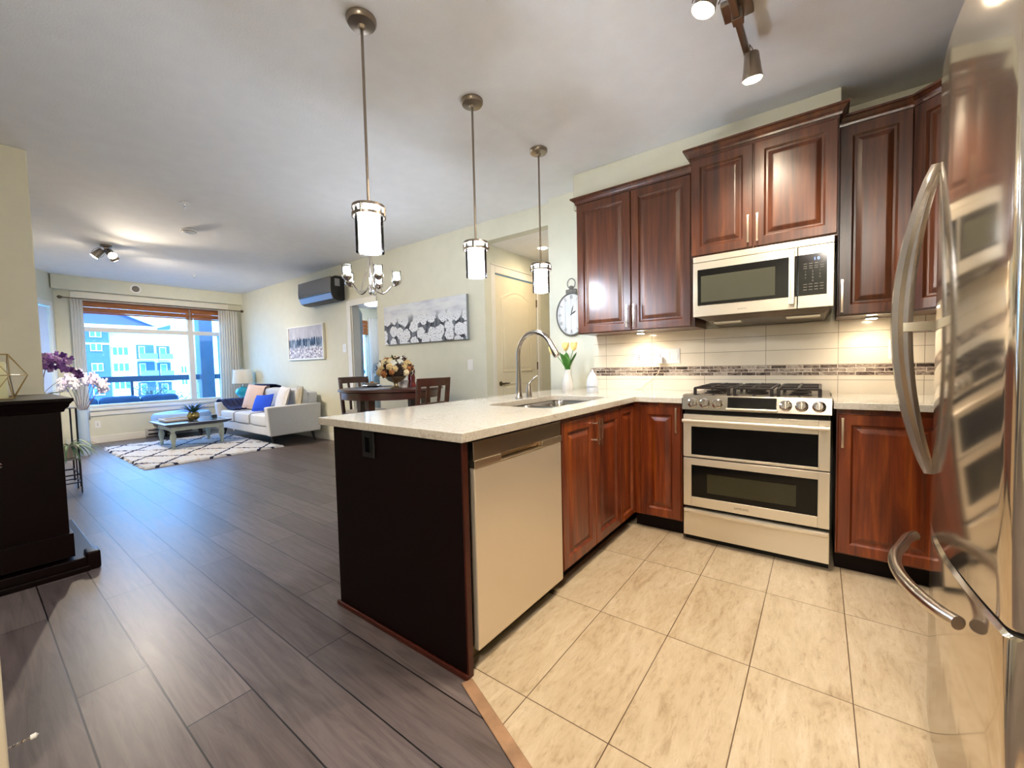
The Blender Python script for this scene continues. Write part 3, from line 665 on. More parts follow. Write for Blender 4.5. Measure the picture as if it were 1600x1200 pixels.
MB().box(-0.708, MF, 1.862, 0.075, 3.198, 2.525).box(-0.708, 3.198, 1.862, 0.075, YK-0.003, 2.468).build('carcass', CHERRY, t, bevel=0.001)
for x0, x1, hx in ((-0.704, -0.344, -0.366), (-0.338, 0.071, -0.316)):
    d = panel_door(FY(x0, MF, 1.872), x1-x0, 0.632, st=0.060).build('door', CHERRY, t); bar_pull(FY(hx, MF-0.02, 1.895), 0.17, d)
crown([(-0.710, 3.19), (-0.710, MF-0.001), (0.077, MF-0.001), (0.077, 3.19)], 2.525, 2.578, 0.042, 'crown_molding', t)
t = thing('wall_cabinet', 'single-door cherry wall cabinet right of the microwave', 'cabinet', (0.235, 3.3, 1.41))
MB().box(0.079, CF, 1.412, 0.396, YK-0.003, 2.505).build('carcass', CHERRY, t, bevel=0.001)
d = panel_door(FY(0.083, CF, 1.418), 0.309, 1.08, st=0.062).build('door', CHERRY, t); bar_pull(FY(0.100, CF-0.02, 1.43), 0.19, d)
crown([(0.08, CF-0.001), (0.396, CF-0.001)], 2.505, 2.557, 0.042, 'crown_molding', t)
t = thing('corner_wall_cabinet', 'angled cherry corner wall cabinet partly hidden by the refrigerator', 'cabinet', (0.8, 3.2, 1.41))
MB().prism([(0.398, CF), (0.78, 2.80), (1.2, 2.80), (1.2, YK-0.003), (0.398, YK-0.003)], 1.412, 2.505).build('carcass', CHERRY, t)
du_ = Vector((0.382, -0.345, 0)).normalized()
panel_door(axes((0.405, CF-0.008, 1.418), du_, (0, 0, 1), (du_.y, -du_.x, 0)), 0.49, 1.08, st=0.062).build('door', CHERRY, t)
crown([(0.398, CF-0.001), (0.78, 2.799), (1.2, 2.799)], 2.505, 2.557, 0.042, 'crown_molding', t)
t = thing('wall_cabinet', 'cherry wall cabinet high above the refrigerator', 'cabinet', (0.9, 1.7, 2.06))
MB().box(0.50, 1.10, 2.06, 1.3, 2.56, 2.62).build('carcass', CHERRY, t)
for y0, y1 in ((1.105, 1.826), (1.832, 2.555)): panel_door(FXN(0.50, y1, 2.066), y1-y0, 0.54).build('door', CHERRY, t)
crown([(0.50, 2.58), (0.50, 1.08)], 2.62, 2.67, 0.03, 'crown_molding', t)
# under-cabinet puck lights
for x, lb in ((-1.175, 'small round puck light glowing under the double cabinet'), (0.25, 'small puck light under the single cabinet near the refrigerator')):
    t = thing('puck_light', lb, 'light', (x, 3.34, 1.40), 'under-cabinet lights')
    MB().lathe([(0.0, 0.0), (0.032, 0.0), (0.034, 0.010), (0.034, 0.0115), (0, 0.0115)], (x, 3.34, 1.400), 20).build('housing', NICKEL, t, smooth=True)
    MB().lathe([(0.0, 0.0), (0.026, 0.0), (0.026, 0.002), (0, 0.002)], (x, 3.34, 1.3975), 20).build('lens', GLOWW, t)
    lamp('puck_lamp', 'SPOT', (x, 3.30, 1.392), 2.2, SOFT, 0.05, to=(x, 3.36, 0.9), spot=2.6, blend=0.8)

# ================================================================ REFRIGERATOR
t = thing('refrigerator', 'tall stainless refrigerator with bowed handles at the right edge', 'refrigerator', (0.7, 1.6, 0))
FSIDE = mat('fridge_side', (44, 40, 38), 0.4, 0.5)
MB().box(0.365, 1.16, 0.03, 1.12, 2.20, 1.995).build('body', FSIDE, t, bevel=0.006)
MB().box(0.42, 1.18, 0.0, 1.1, 2.18, 0.03).build('base_grille', BLACKM, t)
FRS = mat('fridge_steel', (206, 192, 172), 0.10, 0.92, rvar=0.01, nscale=2)
def front(y): # convex front: x of the surface at y
    q = 1.84-y; return 0.1575*y+(0.234 if q > 0 else 0.27)*q*q+0.0002
def door_shell(y0, y1, z0f, z1, name, n=16, m_=FRS):
    mb = MB(); L = []
    er = 0.016
    ys = [y0+(y1-y0)*i/n for i in range(n+1)]
    ys = [y0, y0+0.002, y0+0.006, y0+er] + [y for y in ys if y0+er < y < y1-er] + [y1-er, y1-0.006, y1-0.002, y1]
    for y in ys:
        e = min(y-y0, y1-y); r_ = er-math.sqrt(max(0, er*er-(er-e)**2)) if e < er else 0
        x = front(y)+r_; z0 = z0f(y) if callable(z0f) else z0f; zt = z1(y) if callable(z1) else z1
        L.append([(0.36, y, z0), (x+0.004, y, z0), (x, y, z0+0.006), (x, y, zt-0.008), (x+0.008, y, zt), (0.36, y, zt)])
    mb.loft(L); return mb.build(name, m_, t, smooth=True)
SPL = lambda y: 0.638+0.01*math.sin(PI*(y-1.16)/0.68)
U1 = door_shell(1.165, 1.838, lambda y: SPL(y)+0.006, 2.005, 'near_door')
U2 = door_shell(1.842, 2.20, 0.65, 2.005, 'far_door')
DRW = door_shell(1.165, 2.20, 0.06, lambda y: SPL(min(y, 1.84))-0.006, 'freezer_drawer')
MB().box(0.33, 1.145, 0.65, 0.365, 1.166, 2.0).box(0.33, 1.145, 0.06, 0.365, 1.166, 0.63).build('door_gasket', BLACKM, t)
HSTL = mat('handle_steel', (206, 198, 188), 0.22, 1.0)
def bow(y, z0, z1, out, parent, name='handle'):
    mb = MB(); L = []
    for i in range(25):
        q = i/24; z = z0+(z1-z0)*q; o_ = 0.006+out*math.sin(PI*q)**0.8; x = front(y)-o_; wd = 0.010+0.014*math.sin(PI*q)**0.6; th = 0.013
        L.append([(x-th, y-wd*0.7, z), (x-th, y+wd*0.7, z), (x, y+wd, z), (x+th, y+wd*0.7, z), (x+th, y-wd*0.7, z), (x, y-wd, z)])
    mb.loft(L); h = mb.build(name, HSTL, parent, smooth=True)
    MB().box(front(y)-out-0.004, y-0.006, (z0+z1)/2-0.028, front(y)+0.002, y+0.006, (z0+z1)/2+0.002).build('handle_post', CHROME, h, bevel=0.002)
bow(1.795, 0.80, 1.745, 0.082, U1); bow(1.885, 0.80, 1.745, 0.062, U2)
mb = MB(); pts = []; rs = []
for i in range(25):
    q = i/24; y = 1.985+(1.315-1.985)*(1-q); b_ = math.sin(PI*q)**0.7; pts.append((front(min(y, 1.84))-0.016-0.066*b_, y, 0.565-0.03*q)); rs.append(0.016)
mb.tube(pts, rs, 14); mb.build('drawer_handle', HSTL, DRW, smooth=True)
MB().box(0.2885, 1.30, 1.79, 0.2935, 1.365, 1.86).build('badge', mat('badge_grey', (120, 108, 92), 0.3, 0.8), U1, bevel=0.002)

# ================================================================ FAUCET, VASE, DIFFUSER, OUTLETS
t = thing('faucet', 'brushed nickel gooseneck pull-down faucet behind the sink', 'faucet', (-1.72, 2.377, 0.93))
fx, fy = -1.72, 2.377
MB().lathe([(0.028, 0), (0.028, 0.005), (0.024, 0.010), (0.021, 0.06), (0.0185, 0.15), (0.0168, 0.21)], (fx, fy, 0.93), 20).build('base', mat('faucet_nickel', (176, 168, 158), 0.2, 1.0), t, smooth=True)
FN = MATS['faucet_nickel']
pts = [(fx, fy, 1.13), (fx, fy, 1.24)]; R_ = 0.142
for i in range(1, 15): a = PI - i*PI*0.86/14; pts.append((fx+R_+R_*math.cos(a), fy, 1.24+R_*math.sin(a)*1.05))
MB().tube(pts, 0.0165, 14).build('spout', FN, t, smooth=True)
e_ = Vector(pts[-1]); d_ = (e_-Vector(pts[-2])).normalized()
MB().tube([e_-d_*0.01, e_+d_*0.03, e_+d_*0.085, e_+d_*0.098], [0.0170, 0.019, 0.0225, 0.0205], 14).build('spray_head', FN, t, smooth=True)
MB().box(-0.004, -0.006, 0, 0.004, 0.006, 0.02)
t = thing('soap_dispenser', 'squat brushed nickel lever dispenser right beside the faucet', 'soap dispenser', (-1.70, 2.475, 0.93))
MB().lathe([(0.022, 0), (0.022, 0.01), (0.020, 0.06), (0.013, 0.085), (0.012, 0.10), (0.0, 0.102)], (-1.70, 2.475, 0.93), 18).build('body', FN, t, smooth=True)
MB().tube([(-1.70, 2.475, 1.025), (-1.69, 2.485, 1.045), (-1.665, 2.505, 1.075), (-1.645, 2.52, 1.088)], [0.010, 0.0085, 0.006, 0.004], 10).build('lever', FN, t, smooth=True)

def at(px_, py_): pass
VX, VY = -1.75, 3.14
t = thing('vase', 'white faceted ceramic vase holding yellow tulips on the counter', 'vase', (VX, VY, 0.93))
def wob(a, z): return 1+0.05*math.cos(9*a+60*z)
MB().lathe([(0.0, 0.0), (0.040, 0.0), (0.047, 0.02), (0.049, 0.05), (0.043, 0.10), (0.031, 0.145), (0.026, 0.175), (0.028, 0.187), (0.023, 0.187), (0.021, 0.17), (0.0, 0.165)], (VX, VY, 0.93), 54, wob=wob).build('body', CERAM, t, smooth=True)
YEL = mat('tulip_yellow', (236, 208, 130), 0.5, noise=0.15, nscale=30)
tl = [((-0.118, -0.05, 0.345), 'yellow tulip bent left over the faucet end'), ((-0.015, 0.0, 0.372), 'pale yellow tulip standing upright in the vase middle'), ((0.055, 0.02, 0.372), 'open yellow tulip leaning right toward the cabinet')]
for i, ((dx, dy, dz), lb) in enumerate(tl):
    t = thing('tulip', lb, 'flower', (VX, VY, 1.10), 'yellow tulips in the white vase')
    hd = Vector((VX+dx, VY+dy, 0.93+dz)); b0 = Vector((VX+0.004*i, VY, 1.10))
    MB().tube([b0, b0.lerp(hd, 0.4)+Vector((0, 0, 0.02)), b0.lerp(hd, 0.8)+Vector((0, 0, 0.012)), hd+Vector((0, 0, -0.01))], 0.0035, 6).build('stem', GREEN, t, smooth=True)
    for q in range(6):
        a = q*PI/3+i; ax_ = Vector((math.cos(a), math.sin(a), 0)); mb = MB()
        M_ = Matrix.Translation(hd+ax_*(0.016 if q % 2 else 0.012)+Vector((0, 0, 0.012))) @ Matrix.Rotation(a, 4, 'Z') @ Matrix.Rotation(0.32, 4, 'Y')
        mb.M = M_; mb.ball((0, 0, 0), (0.009, 0.024, 0.040), 10, 8); mb.build('petal', YEL, t, smooth=True)
    for q in range(3):
        a = i*2.1+q*1.9+0.5; mb = MB(); mb.leaf(b0+Vector((0, 0, 0.0)), (math.cos(a)*0.45, math.sin(a)*0.4, 1.1), 0.15+0.02*q, 0.055, 0.35); mb.build('leaf', GREEN, t, smooth=True)
OX, OY = -1.49, 3.09
t = thing('oil_diffuser', 'white bottle-shaped oil diffuser on the counter right of the vase', 'diffuser', (OX, OY, 0.93))
DF = mat('diffuser_white', (190, 196, 204), 0.3)
MB().lathe([(0.0, 0.0), (0.045, 0.0), (0.048, 0.006), (0.048, 0.042)], (OX, OY, 0.93), 28).build('base', DF, t, smooth=True)
MB().lathe([(0.048, 0.045), (0.049, 0.06), (0.045, 0.10), (0.030, 0.14), (0.015, 0.162), (0.008, 0.172), (0.007, 0.186), (0.0, 0.187)], (OX, OY, 0.93), 28).build('cover', DF, t, smooth=True)
def wall_plate(name, lb, cat, x0, x1, z0, z1, y, kinds, m_=WHITE):
    t = thing(name, lb, cat, ((x0+x1)/2, y, (z0+z1)/2))
    MB().box(x0, y-0.006, z0, x1, y-0.0005, z1).build('cover_plate', m_, t, bevel=0.002)
    n_ = len(kinds); wd = (x1-x0)/n_
    for i, kd in enumerate(kinds):
        c = x0+wd*(i+0.5); zc = (z0+z1)/2
        if kd == 's': MB().box(c-0.016, y-0.010, zc-0.032, c+0.016, y-0.006, zc+0.032).build('rocker_switch', m_, t, bevel=0.001)
        else:
            r_ = MB().box(c-0.016, y-0.008, zc-0.033, c+0.016, y-0.006, zc+0.033).build('receptacle', m_, t, bevel=0.001)
            MB().box(c-0.004, y-0.0086, zc+0.012, c+0.004, y-0.0079, zc+0.022).box(c-0.006, y-0.0086, zc-0.004, c+0.006, y-0.0079, zc+0.004).box(c-0.004, y-0.0086, zc-0.022, c+0.004, y-0.0079, zc-0.012).build('slots', mat('slot_dark', (70, 60, 52)), r_)
    return t
wall_plate('outlet', 'white single outlet on the backsplash left of the triple plate', 'outlet', -1.277, -1.203, 1.143, 1.268, Yt, ['o'])
wall_plate('switch_plate', 'white triple plate with outlet and two switches on the backsplash', 'switch', -1.092, -0.908, 1.150, 1.272, Yt, ['o', 's', 's'])
wall_plate('outlet', 'white outlet on the backsplash next to the refrigerator handle', 'outlet', 0.345, 0.42, 1.15, 1.272, Yt, ['o'])
wall_plate('light_switch', 'white light switch on the dining wall below the flower painting', 'switch', -3.326, -3.242, 1.118, 1.242, YW, ['s'])
wall_plate('thermostat', 'small white thermostat beside the bedroom doorway casing', 'thermostat', -5.96, -5.86, 1.42, 1.55, YW, ['s'])
t = thing('power_adapter', 'white adapter plugged into the triple plate with its cord hanging to the counter', 'charger', (-1.055, Yt-0.03, 1.17))
MB().box(-1.080, Yt-0.055, 1.150, -1.035, Yt-0.009, 1.205).build('plug_body', WHITE, t, bevel=0.004)
CORD = mat('cord_beige', (206, 186, 158), 0.5)
MB().tube([(-1.052, Yt-0.045, 1.150), (-1.056, Yt-0.04, 1.11), (-1.075, Yt-0.025, 1.07), (-1.13, Yt-0.012, 1.02), (-1.19, Yt-0.012, 0.975), (-1.215, Yt-0.02, 0.9335), (-1.26, Yt-0.05, 0.9335)], 0.0028, 6).build('cord', CORD, t, smooth=True)
# ================================================================ CLOCK (oval pocket watch)
t = thing('wall_clock', 'oval pocket-watch style wall clock with roman numerals beside the cabinets', 'clock', (-1.89, YK-0.02, 1.63))
cx, cz = -1.885, 1.633; RX, RZ = 0.160, 0.200
M_ = axes((cx, YK-0.002, cz), (1, 0, 0), (0, 0, 1), (0, -1, 0))
MB(M_).lathe([(0.985, 0.0), (1.02, 0.008), (1.03, 0.022), (1.0, 0.034), (0.95, 0.034), (0.93, 0.020)], n=60, caps=False).v
def oval(prof, m_, name):
    mb = MB(M_); mb.loft([[(RX*r*math.cos(2*PI*i/60), RZ*r*math.sin(2*PI*i/60), z) for i in range(60)] for r, z in prof], True, True); return mb.build(name, m_, t, smooth=True)
CLKF = mat('clock_frame', (128, 126, 120), 0.45, 0.6, noise=0.3)
oval([(0.98, 0.0), (1.02, 0.008), (1.03, 0.022), (1.0, 0.034), (0.955, 0.036), (0.94, 0.020), (0.2, 0.019)], CLKF, 'frame')
k = NT('clock_face', 0.5); X, Y, Z = k.xyz(); st_ = k.math('LESS_THAN', k.math('FRACT', k.math('MULTIPLY', X, 16.0)), 0.05)
k.color(k.mix(st_, k.ramp(k.noise(k.mapping(k.tc.outputs['Object'], (9, 9, 2)), 3, 4), [(0.3, (196, 198, 196)), (0.7, (222, 223, 220))]), (150, 150, 146)))
oval([(0.945, 0.018), (0.945, 0.0215)], k.m, 'dial')
INK = mat('clock_ink', (52, 50, 48), 0.5)
for i, s_ in enumerate(('XII', 'I', 'II', 'III', 'IIII', 'V', 'VI', 'VII', 'VIII', 'IX', 'X', 'XI')):
    a = PI/2-i*PI/6; ps = Vector((RX*0.77*math.cos(a), RZ*0.80*math.sin(a), 0.0222)); T = M_ @ Matrix.Translation(ps) @ Matrix.Rotation(a-PI/2, 4, 'Z') @ Matrix.Diagonal((0.62, 1.25, 1, 1))
    text(s_, 0.040, INK, 'numeral', t, T, 0.0003)
for ang, L_, wd in ((PI/2-0.25, 0.088, 0.005), (PI/2-1.05, 0.062, 0.007)):
    mb = MB(M_ @ Matrix.Translation((0, 0, 0.024)) @ Matrix.Rotation(ang, 4, 'Z')); mb.prism([(-0.012, -wd*0.5), (L_*0.6, -wd), (L_, 0), (L_*0.6, wd), (-0.012, wd*0.5)], 0, 0.002); mb.build('hand', INK, t)
MB().box(cx-0.055, YK-0.034, cz+RZ*0.955, cx+0.055, YK-0.004, cz+RZ+0.035).build('shoulder', CLKF, t, bevel=0.008)
MB().lathe([(0.022, 0), (0.016, 0.012), (0.020, 0.024), (0.012, 0.034), (0.0, 0.036)], (cx, YK-0.02, cz+RZ+0.032), 14).build('crown', CLKF, t, smooth=True)
MB(M_).tube([(0.042*math.cos(a), RZ+0.088+0.046*math.sin(a), 0.018) for a in [2*PI*i/28 for i in range(29)]], 0.004, 8).build('ring', CLKF, t, smooth=True)

# ================================================================ PENDANTS, TRACK LIGHTS
def pendant(y, lb, first=None):
    if first: return copy_tree(first, (-1.70, y, CZ), lb)
    t = thing('pendant_light', lb, 'pendant light', (-1.70, y, CZ), 'glass pendants over the peninsula'); c = (-1.70, y, 0)
    MB().lathe([(0.066, CZ-0.0005), (0.066, CZ-0.016), (0.060, CZ-0.026), (0.018, CZ-0.032), (0.012, CZ-0.045), (0.0, CZ-0.046)], c, 32).build('canopy', NICKEL, t, smooth=True)
    MB().cyl(c, 0.0065, 1.925, CZ-0.04, 10).build('rod', NICKEL, t, smooth=True)
    mb = MB()
    mb.lathe([(0.0, 1.932), (0.055, 1.930), (0.075, 1.926), (0.077, 1.912), (0.072, 1.912)], c, 40)
    mb.lathe([(0.070, 1.888), (0.077, 1.888), (0.077, 1.874), (0.070, 1.874), (0.070, 1.888)], c, 40, caps=False)
    for q in range(4): a = q*PI/2+0.5; x, y_ = c[0]+0.0735*math.cos(a), c[1]+0.0735*math.sin(a); mb.box(x-0.005, y_-0.005, 1.876, x+0.005, y_+0.005, 1.915)
    mb.build('ring_frame', NICKEL, t, smooth=True)
    MB().lathe([(0.064, 1.912), (0.064, 1.712), (0.0615, 1.712), (0.0615, 1.912)], c, 40, caps=False).build('outer_glass', GLASS, t, smooth=True)
    MB().lathe([(0.0, 1.900), (0.0485, 1.900), (0.0485, 1.716), (0.0465, 1.714), (0.0465, 1.726), (0.0, 1.728)], c, 36).build('inner_shade', GLOW, t, smooth=True)
    return t
p0 = pendant(1.18, 'glass pendant light nearest the free end of the peninsula')
pendant(1.93, 'middle glass pendant light over the peninsula, right of the chandelier', p0)
pendant(2.665, 'glass pendant light hanging in front of the hallway opening', p0)

def spot_head(parent, c, aim, m_=NICKEL, s=1.0, glow=GLOWW):
    """cone spot on a yoke; c = pivot"""
    q = Vector(aim).to_track_quat('Z', 'Y').to_matrix().to_4x4(); M_ = Matrix.Translation(c) @ q @ Matrix.Scale(s, 4)
    h = MB(M_).lathe([(0.0, -0.075), (0.026, -0.075), (0.032, -0.068), (0.040, 0.0), (0.047, 0.045), (0.044, 0.045), (0.040, 0.040)], n=26, caps=False).build('spot_shade', m_, parent, smooth=True)
    MB(M_).lathe([(0.0, 0.028), (0.040, 0.030), (0.043, 0.043), (0.036, 0.052), (0.0, 0.056)], n=26).build('bulb', glow, h, smooth=True)
    MB(M_).tube([(0, -0.05, 0.02), (0, -0.055, -0.02), (0, -0.03, -0.10), (0, 0.03, -0.10), (0, 0.055, -0.02), (0, 0.05, 0.02)], 0.0025, 6).build('yoke', m_, h, smooth=True)
    return M_
t = thing('track_light', 'brushed nickel ceiling track light with lit spots over the kitchen', 'track light', (-0.32, 2.2, CZ))
MB().box(-0.375, 2.125, CZ-0.022, -0.255, 2.245, CZ-0.0005).build('canopy', NICKEL, t, bevel=0.004)
MB(axes((-0.315, 2.19, CZ-0.055), Vector((0.02, 1, 0)).normalized(), Vector((-1, 0.02, 0)).normalized(), (0, 0, 1))).box(-0.70, -0.014, -0.010, 0.28, 0.014, 0.012).build('rail', NICKEL, t, bevel=0.003)
MB().box(-0.335, 2.165, CZ-0.072, -0.290, 2.215, CZ-0.02).build('rail_mount', NICKEL, t, bevel=0.003)
for y, aim, px0 in ((2.44, (0.02, 0.22, -1), -0.285), (1.86, (-0.35, -0.1, -1), -0.375), (1.55, (0.3, -0.2, -1), -0.30)):
    c = Vector((px0, y, CZ-0.155)); MB().tube([(-0.315, y, CZ-0.06), (-0.315, y, CZ-0.085), (px0, y, CZ-0.10)], 0.007, 8).build('arm', NICKEL, t, smooth=True)
    M_ = spot_head(t, c, aim); a = Vector(aim).normalized()
    lamp('track_lamp', 'SPOT', c+a*0.07, 27, SOFT, 0.035, to=c+a, spot=2.1, blend=0.8)
t = thing('ceiling_spotlight', 'three-head nickel ceiling spotlight in the living room', 'ceiling light', (-7.1, 1.16, CZ))
lx_, ly_ = -7.12, 1.15
MB().lathe([(0.055, 0), (0.055, -0.02), (0.02, -0.03), (0.018, -0.075), (0, -0.076)], (lx_, ly_, CZ-0.0005), 24).build('canopy', NICKEL, t, smooth=True)
for a, ti in ((0.3, -0.8), (2.3, -0.9), (4.3, -1.1)):
    ax_ = Vector((math.cos(a), math.sin(a), 0)); c = Vector((lx_, ly_, CZ-0.115))+ax_*0.085
    MB().tube([(lx_, ly_, CZ-0.06), c+Vector((0, 0, 0.03))], 0.006, 8).build('arm', NICKEL, t, smooth=True); aim = ax_+Vector((0, 0, ti)); spot_head(t, c, aim)
    lamp('living_spot_lamp', 'SPOT', c+aim.normalized()*0.07, 60, SOFT, 0.03, to=c+aim, spot=2.3, blend=0.8)
# hall recessed
t = thing('recessed_light', 'lit round recessed light in the hallway ceiling', 'recessed light', (-2.66, 4.22, HZ))
MB().lathe([(0.075, -0.0005), (0.075, -0.006), (0.055, -0.008), (0.055, -0.0005)], (-2.66, 4.22, HZ), 28, caps=False).build('trim_ring', WHITE, t, smooth=True)
MB().lathe([(0.0, -0.001), (0.056, -0.001), (0.054, -0.004), (0.0, -0.0045)], (-2.66, 4.22, HZ), 28).build('lens', GLOWW, t)
lamp('hall_lamp', 'SPOT', (-2.66, 4.22, HZ-0.02), 6, WARM, 0.05, to=(-2.66, 4.22, 0), spot=2.8, blend=0.9)
# smoke detector, sprinklers, soffit vent
t = thing('smoke_detector', 'round white smoke detector on the living room ceiling', 'smoke detector', (-5.72, 1.615, CZ))
MB().lathe([(0.07, -0.0005), (0.07, -0.012), (0.062, -0.03), (0.035, -0.040), (0.0, -0.041)], (-5.72, 1.615, CZ), 28).build('cover', WHITE, t, smooth=True)
MB().lathe([(0.0615, -0.016), (0.0705, -0.016), (0.0700, -0.022), (0.0615, -0.022), (0.0615, -0.016)], (-5.72, 1.615, CZ), 28, caps=False).build('vent_ring', mat('grey_plastic', (120, 112, 104)), t, smooth=True)
def sprinkler(x, y, lb):
    t = thing('fire_sprinkler', lb, 'sprinkler', (x, y, CZ), 'ceiling sprinklers')
    MB().lathe([(0.04, -0.0005), (0.038, -0.006), (0.012, -0.010), (0.010, -0.02), (0.004, -0.028), (0.0, -0.028)], (x, y, CZ), 20).build('escutcheon', WHITE, t, smooth=True)
    MB().lathe([(0.0, -0.040), (0.013, -0.040), (0.013, -0.042), (0.0, -0.042)], (x, y, CZ), 12).tube([(x-0.006, y, CZ-0.012), (x-0.007, y, CZ-0.04)], 0.0015, 5).tube([(x+0.006, y, CZ-0.012), (x+0.007, y, CZ-0.04)], 0.0015, 5).build('deflector', CHROME, t, smooth=True)
sprinkler(-4.83, 1.34, 'small ceiling sprinkler nearer the kitchen than the smoke detector'); sprinkler(-8.3, 2.38, 'faint ceiling sprinkler close above the window end of the room')
t = thing('round_vent', 'round white vent with grey centre on the beam over the window', 'vent', (XW+0.12, 1.905, 2.655))
MB().lathe([(0.075, 0.0), (0.078, 0.010), (0.055, 0.018), (0.05, 0.012)], (XW+0.1205, 1.905, 2.655), 28, 'x', caps=False).build('flange', WHITE, t, smooth=True)
MB().lathe([(0.0, 0.004), (0.05, 0.004), (0.036, 0.022), (0.0, 0.024)], (XW+0.1205, 1.905, 2.655), 24, 'x').build('damper', mat('grey_plastic', (120, 112, 104)), t, smooth=True)
# unseen fill lamp added behind the camera to brighten cabinet fronts and walls
t = thing('added_fill_lamp', 'round fill lamp added unseen behind the viewer to light the cabinet fronts', 'ceiling light', (0.2, -1.2, CZ))
MB().lathe([(0.17, -0.0005), (0.17, -0.02), (0.16, -0.03)], (0.2, -1.2, CZ), 32).build('base', NICKEL, t, smooth=True)
MB().lathe([(0.155, -0.03), (0.14, -0.07), (0.08, -0.095), (0.0, -0.10)], (0.2, -1.2, CZ), 32).build('diffuser', mat('fill_glow', (255, 246, 230), 0.5, emis=(255, 242, 226), es=120), t, smooth=True)
# ================================================================ DARK CABINET AT THE LEFT WITH LANTERN
CBX = -3.52; CBW = mat('cabinet_black_cherry', (12, 3, 3), 0.35, noise=0.2, nscale=10, spec=0.16)
t = thing('sideboard', 'large dark mahogany cabinet with moulded top at the left edge', 'sideboard', (-4.0, -0.3, 0))
MB().box(-4.50, -1.15, 0.10, CBX, 0.330, 0.96).box(-4.50, -1.17, 0.10, CBX+0.012, 0.345, 0.24).build('body', CBW, t, bevel=0.003)
L = []
for o_, z in ((0.0, 0.955), (0.012, 0.958), (0.018, 0.975), (0.030, 0.985), (0.034, 1.000), (0.046, 1.016), (0.050, 1.018), (0.050, 1.036)):
    L.append([(-4.51, -1.15-o_, z), (CBX+o_, -1.15-o_, z), (CBX+o_, 0.33+o_, z), (-4.51, 0.33+o_, z)])
MB().loft(L).build('top', CBW, t, bevel=0.001)
b_ = MB().box(-4.50, -1.25, 0.0, CBX+0.035, 0.440, 0.085).build('base_plinth', CBW, t, bevel=0.006)
MB().box(CBX-0.06, 0.385, 0.0, CBX+0.045, 0.447, 0.112).build('corner_block', CBW, b_, bevel=0.012)
MB().box(CBX+0.035, -1.25, 0.0, CBX+0.050, 0.40, 0.035).build('base_molding', CBW, b_, bevel=0.006)
MB().lathe([(0.008, 0), (0.008, 0.010), (0.016, 0.018), (0.016, 0.026), (0.0, 0.032)], (CBX+0.001, 0.088, 0.695), 16, 'x').build('knob', CHROME, t, smooth=True)
lc = (-3.82, 0.085)
t = thing('geometric_lantern', 'gold wire geometric candle lantern on the dark cabinet', 'lantern', (lc[0], lc[1], 1.037))
GOLD = mat('gold_wire', (190, 166, 118), 0.3, 1.0)
rings = [(0.105, 1.042, 0.0), (0.150, 1.176, PI/6), (0.090, 1.300, 0.0)]; P = [[(lc[0]+r*math.cos(a0+i*PI/3), lc[1]+r*math.sin(a0+i*PI/3), z) for i in range(6)] for r, z, a0 in rings]
mb = MB()
for R_ in P:
    for i in range(6): mb.tube([R_[i], R_[(i+1) % 6]], 0.0026, 6)
for i in range(6):
    for j in (i, (i+1) % 6): mb.tube([P[0][j], P[1][i]], 0.0026, 6); mb.tube([P[2][j], P[1][i]], 0.0026, 6)
mb.build('wire_frame', GOLD, t, smooth=True)
t = thing('pillar_candle', 'cream pillar candle inside the gold wire lantern', 'candle', (lc[0], lc[1]-0.005, 1.037))
MB().lathe([(0.0, 0.0), (0.073, 0.0), (0.0765, 0.006), (0.0765, 0.205), (0.070, 0.215), (0.05, 0.212), (0.0, 0.205)], (lc[0], lc[1]-0.005, 1.040), 30).build('wax', mat('candle_wax', (226, 216, 160), 0.5, noise=0.04), t, smooth=True)
MB().cyl((lc[0], lc[1]-0.005, 0), 0.002, 1.245, 1.262, 6).build('wick', BLACKM, t)

# ================================================================ PLANTS AT THE LEFT
DKM = mat('dark_metal', (48, 48, 58), 0.4, 0.8)
def frame_stand(name, lb, x0, y0, x1, y1, h, rod, low):
    t = thing(name, lb, 'plant stand', ((x0+x1)/2, (y0+y1)/2, 0), 'metal plant stands')
    MB().box(x0, y0, h-0.012, x1, y1, h).build('top', mat('stand_top', (150, 150, 150), 0.3, 0.3), t, bevel=0.002)
    for x in (x0+rod, x1-rod):
        for y in (y0+rod, y1-rod): MB().box(x-rod, y-rod, 0, x+rod, y+rod, h-0.012).build('leg', DKM, t)
    mb = MB()
    for z in low:
        mb.box(x0+2*rod, y0, z, x1-2*rod, y0+2*rod, z+2*rod).box(x0+2*rod, y1-2*rod, z, x1-2*rod, y1, z+2*rod).box(x0, y0+2*rod, z, x0+2*rod, y1-2*rod, z+2*rod).box(x1-2*rod, y0+2*rod, z, x1, y1-2*rod, z+2*rod)
    mb.build('stretcher', DKM, t)
frame_stand('plant_stand', 'taller thin-legged metal plant stand behind the dark cabinet', -6.62, 0.40, -6.20, 0.695, 0.832, 0.007, [0.12])
frame_stand('plant_stand', 'low metal plant stand holding the spider plant', -6.10, 0.38, -5.86, 0.660, 0.345, 0.005, [0.10])
t = thing('orchid', 'potted purple orchid arching over the dark cabinet', 'orchid', (-6.4, 0.5, 0.833))
MB().lathe([(0.0, 0.0), (0.06, 0.0), (0.08, 0.13), (0.072, 0.13), (0.06, 0.11), (0.0, 0.11)], (-6.42, 0.48, 0.834), 24).build('pot', CERAM, t, smooth=True)
for i in range(9):
    a = i*0.75; mb = MB(); mb.leaf((-6.42, 0.49, 0.94), (math.cos(a), math.sin(a), 0.9), 0.16+0.03*(i % 3), 0.045 if i % 2 else 0.02, 0.9); mb.build('leaf', mat('orchid_leaf', (116, 122, 60), 0.5, noise=0.3), t, smooth=True)
mb = MB()
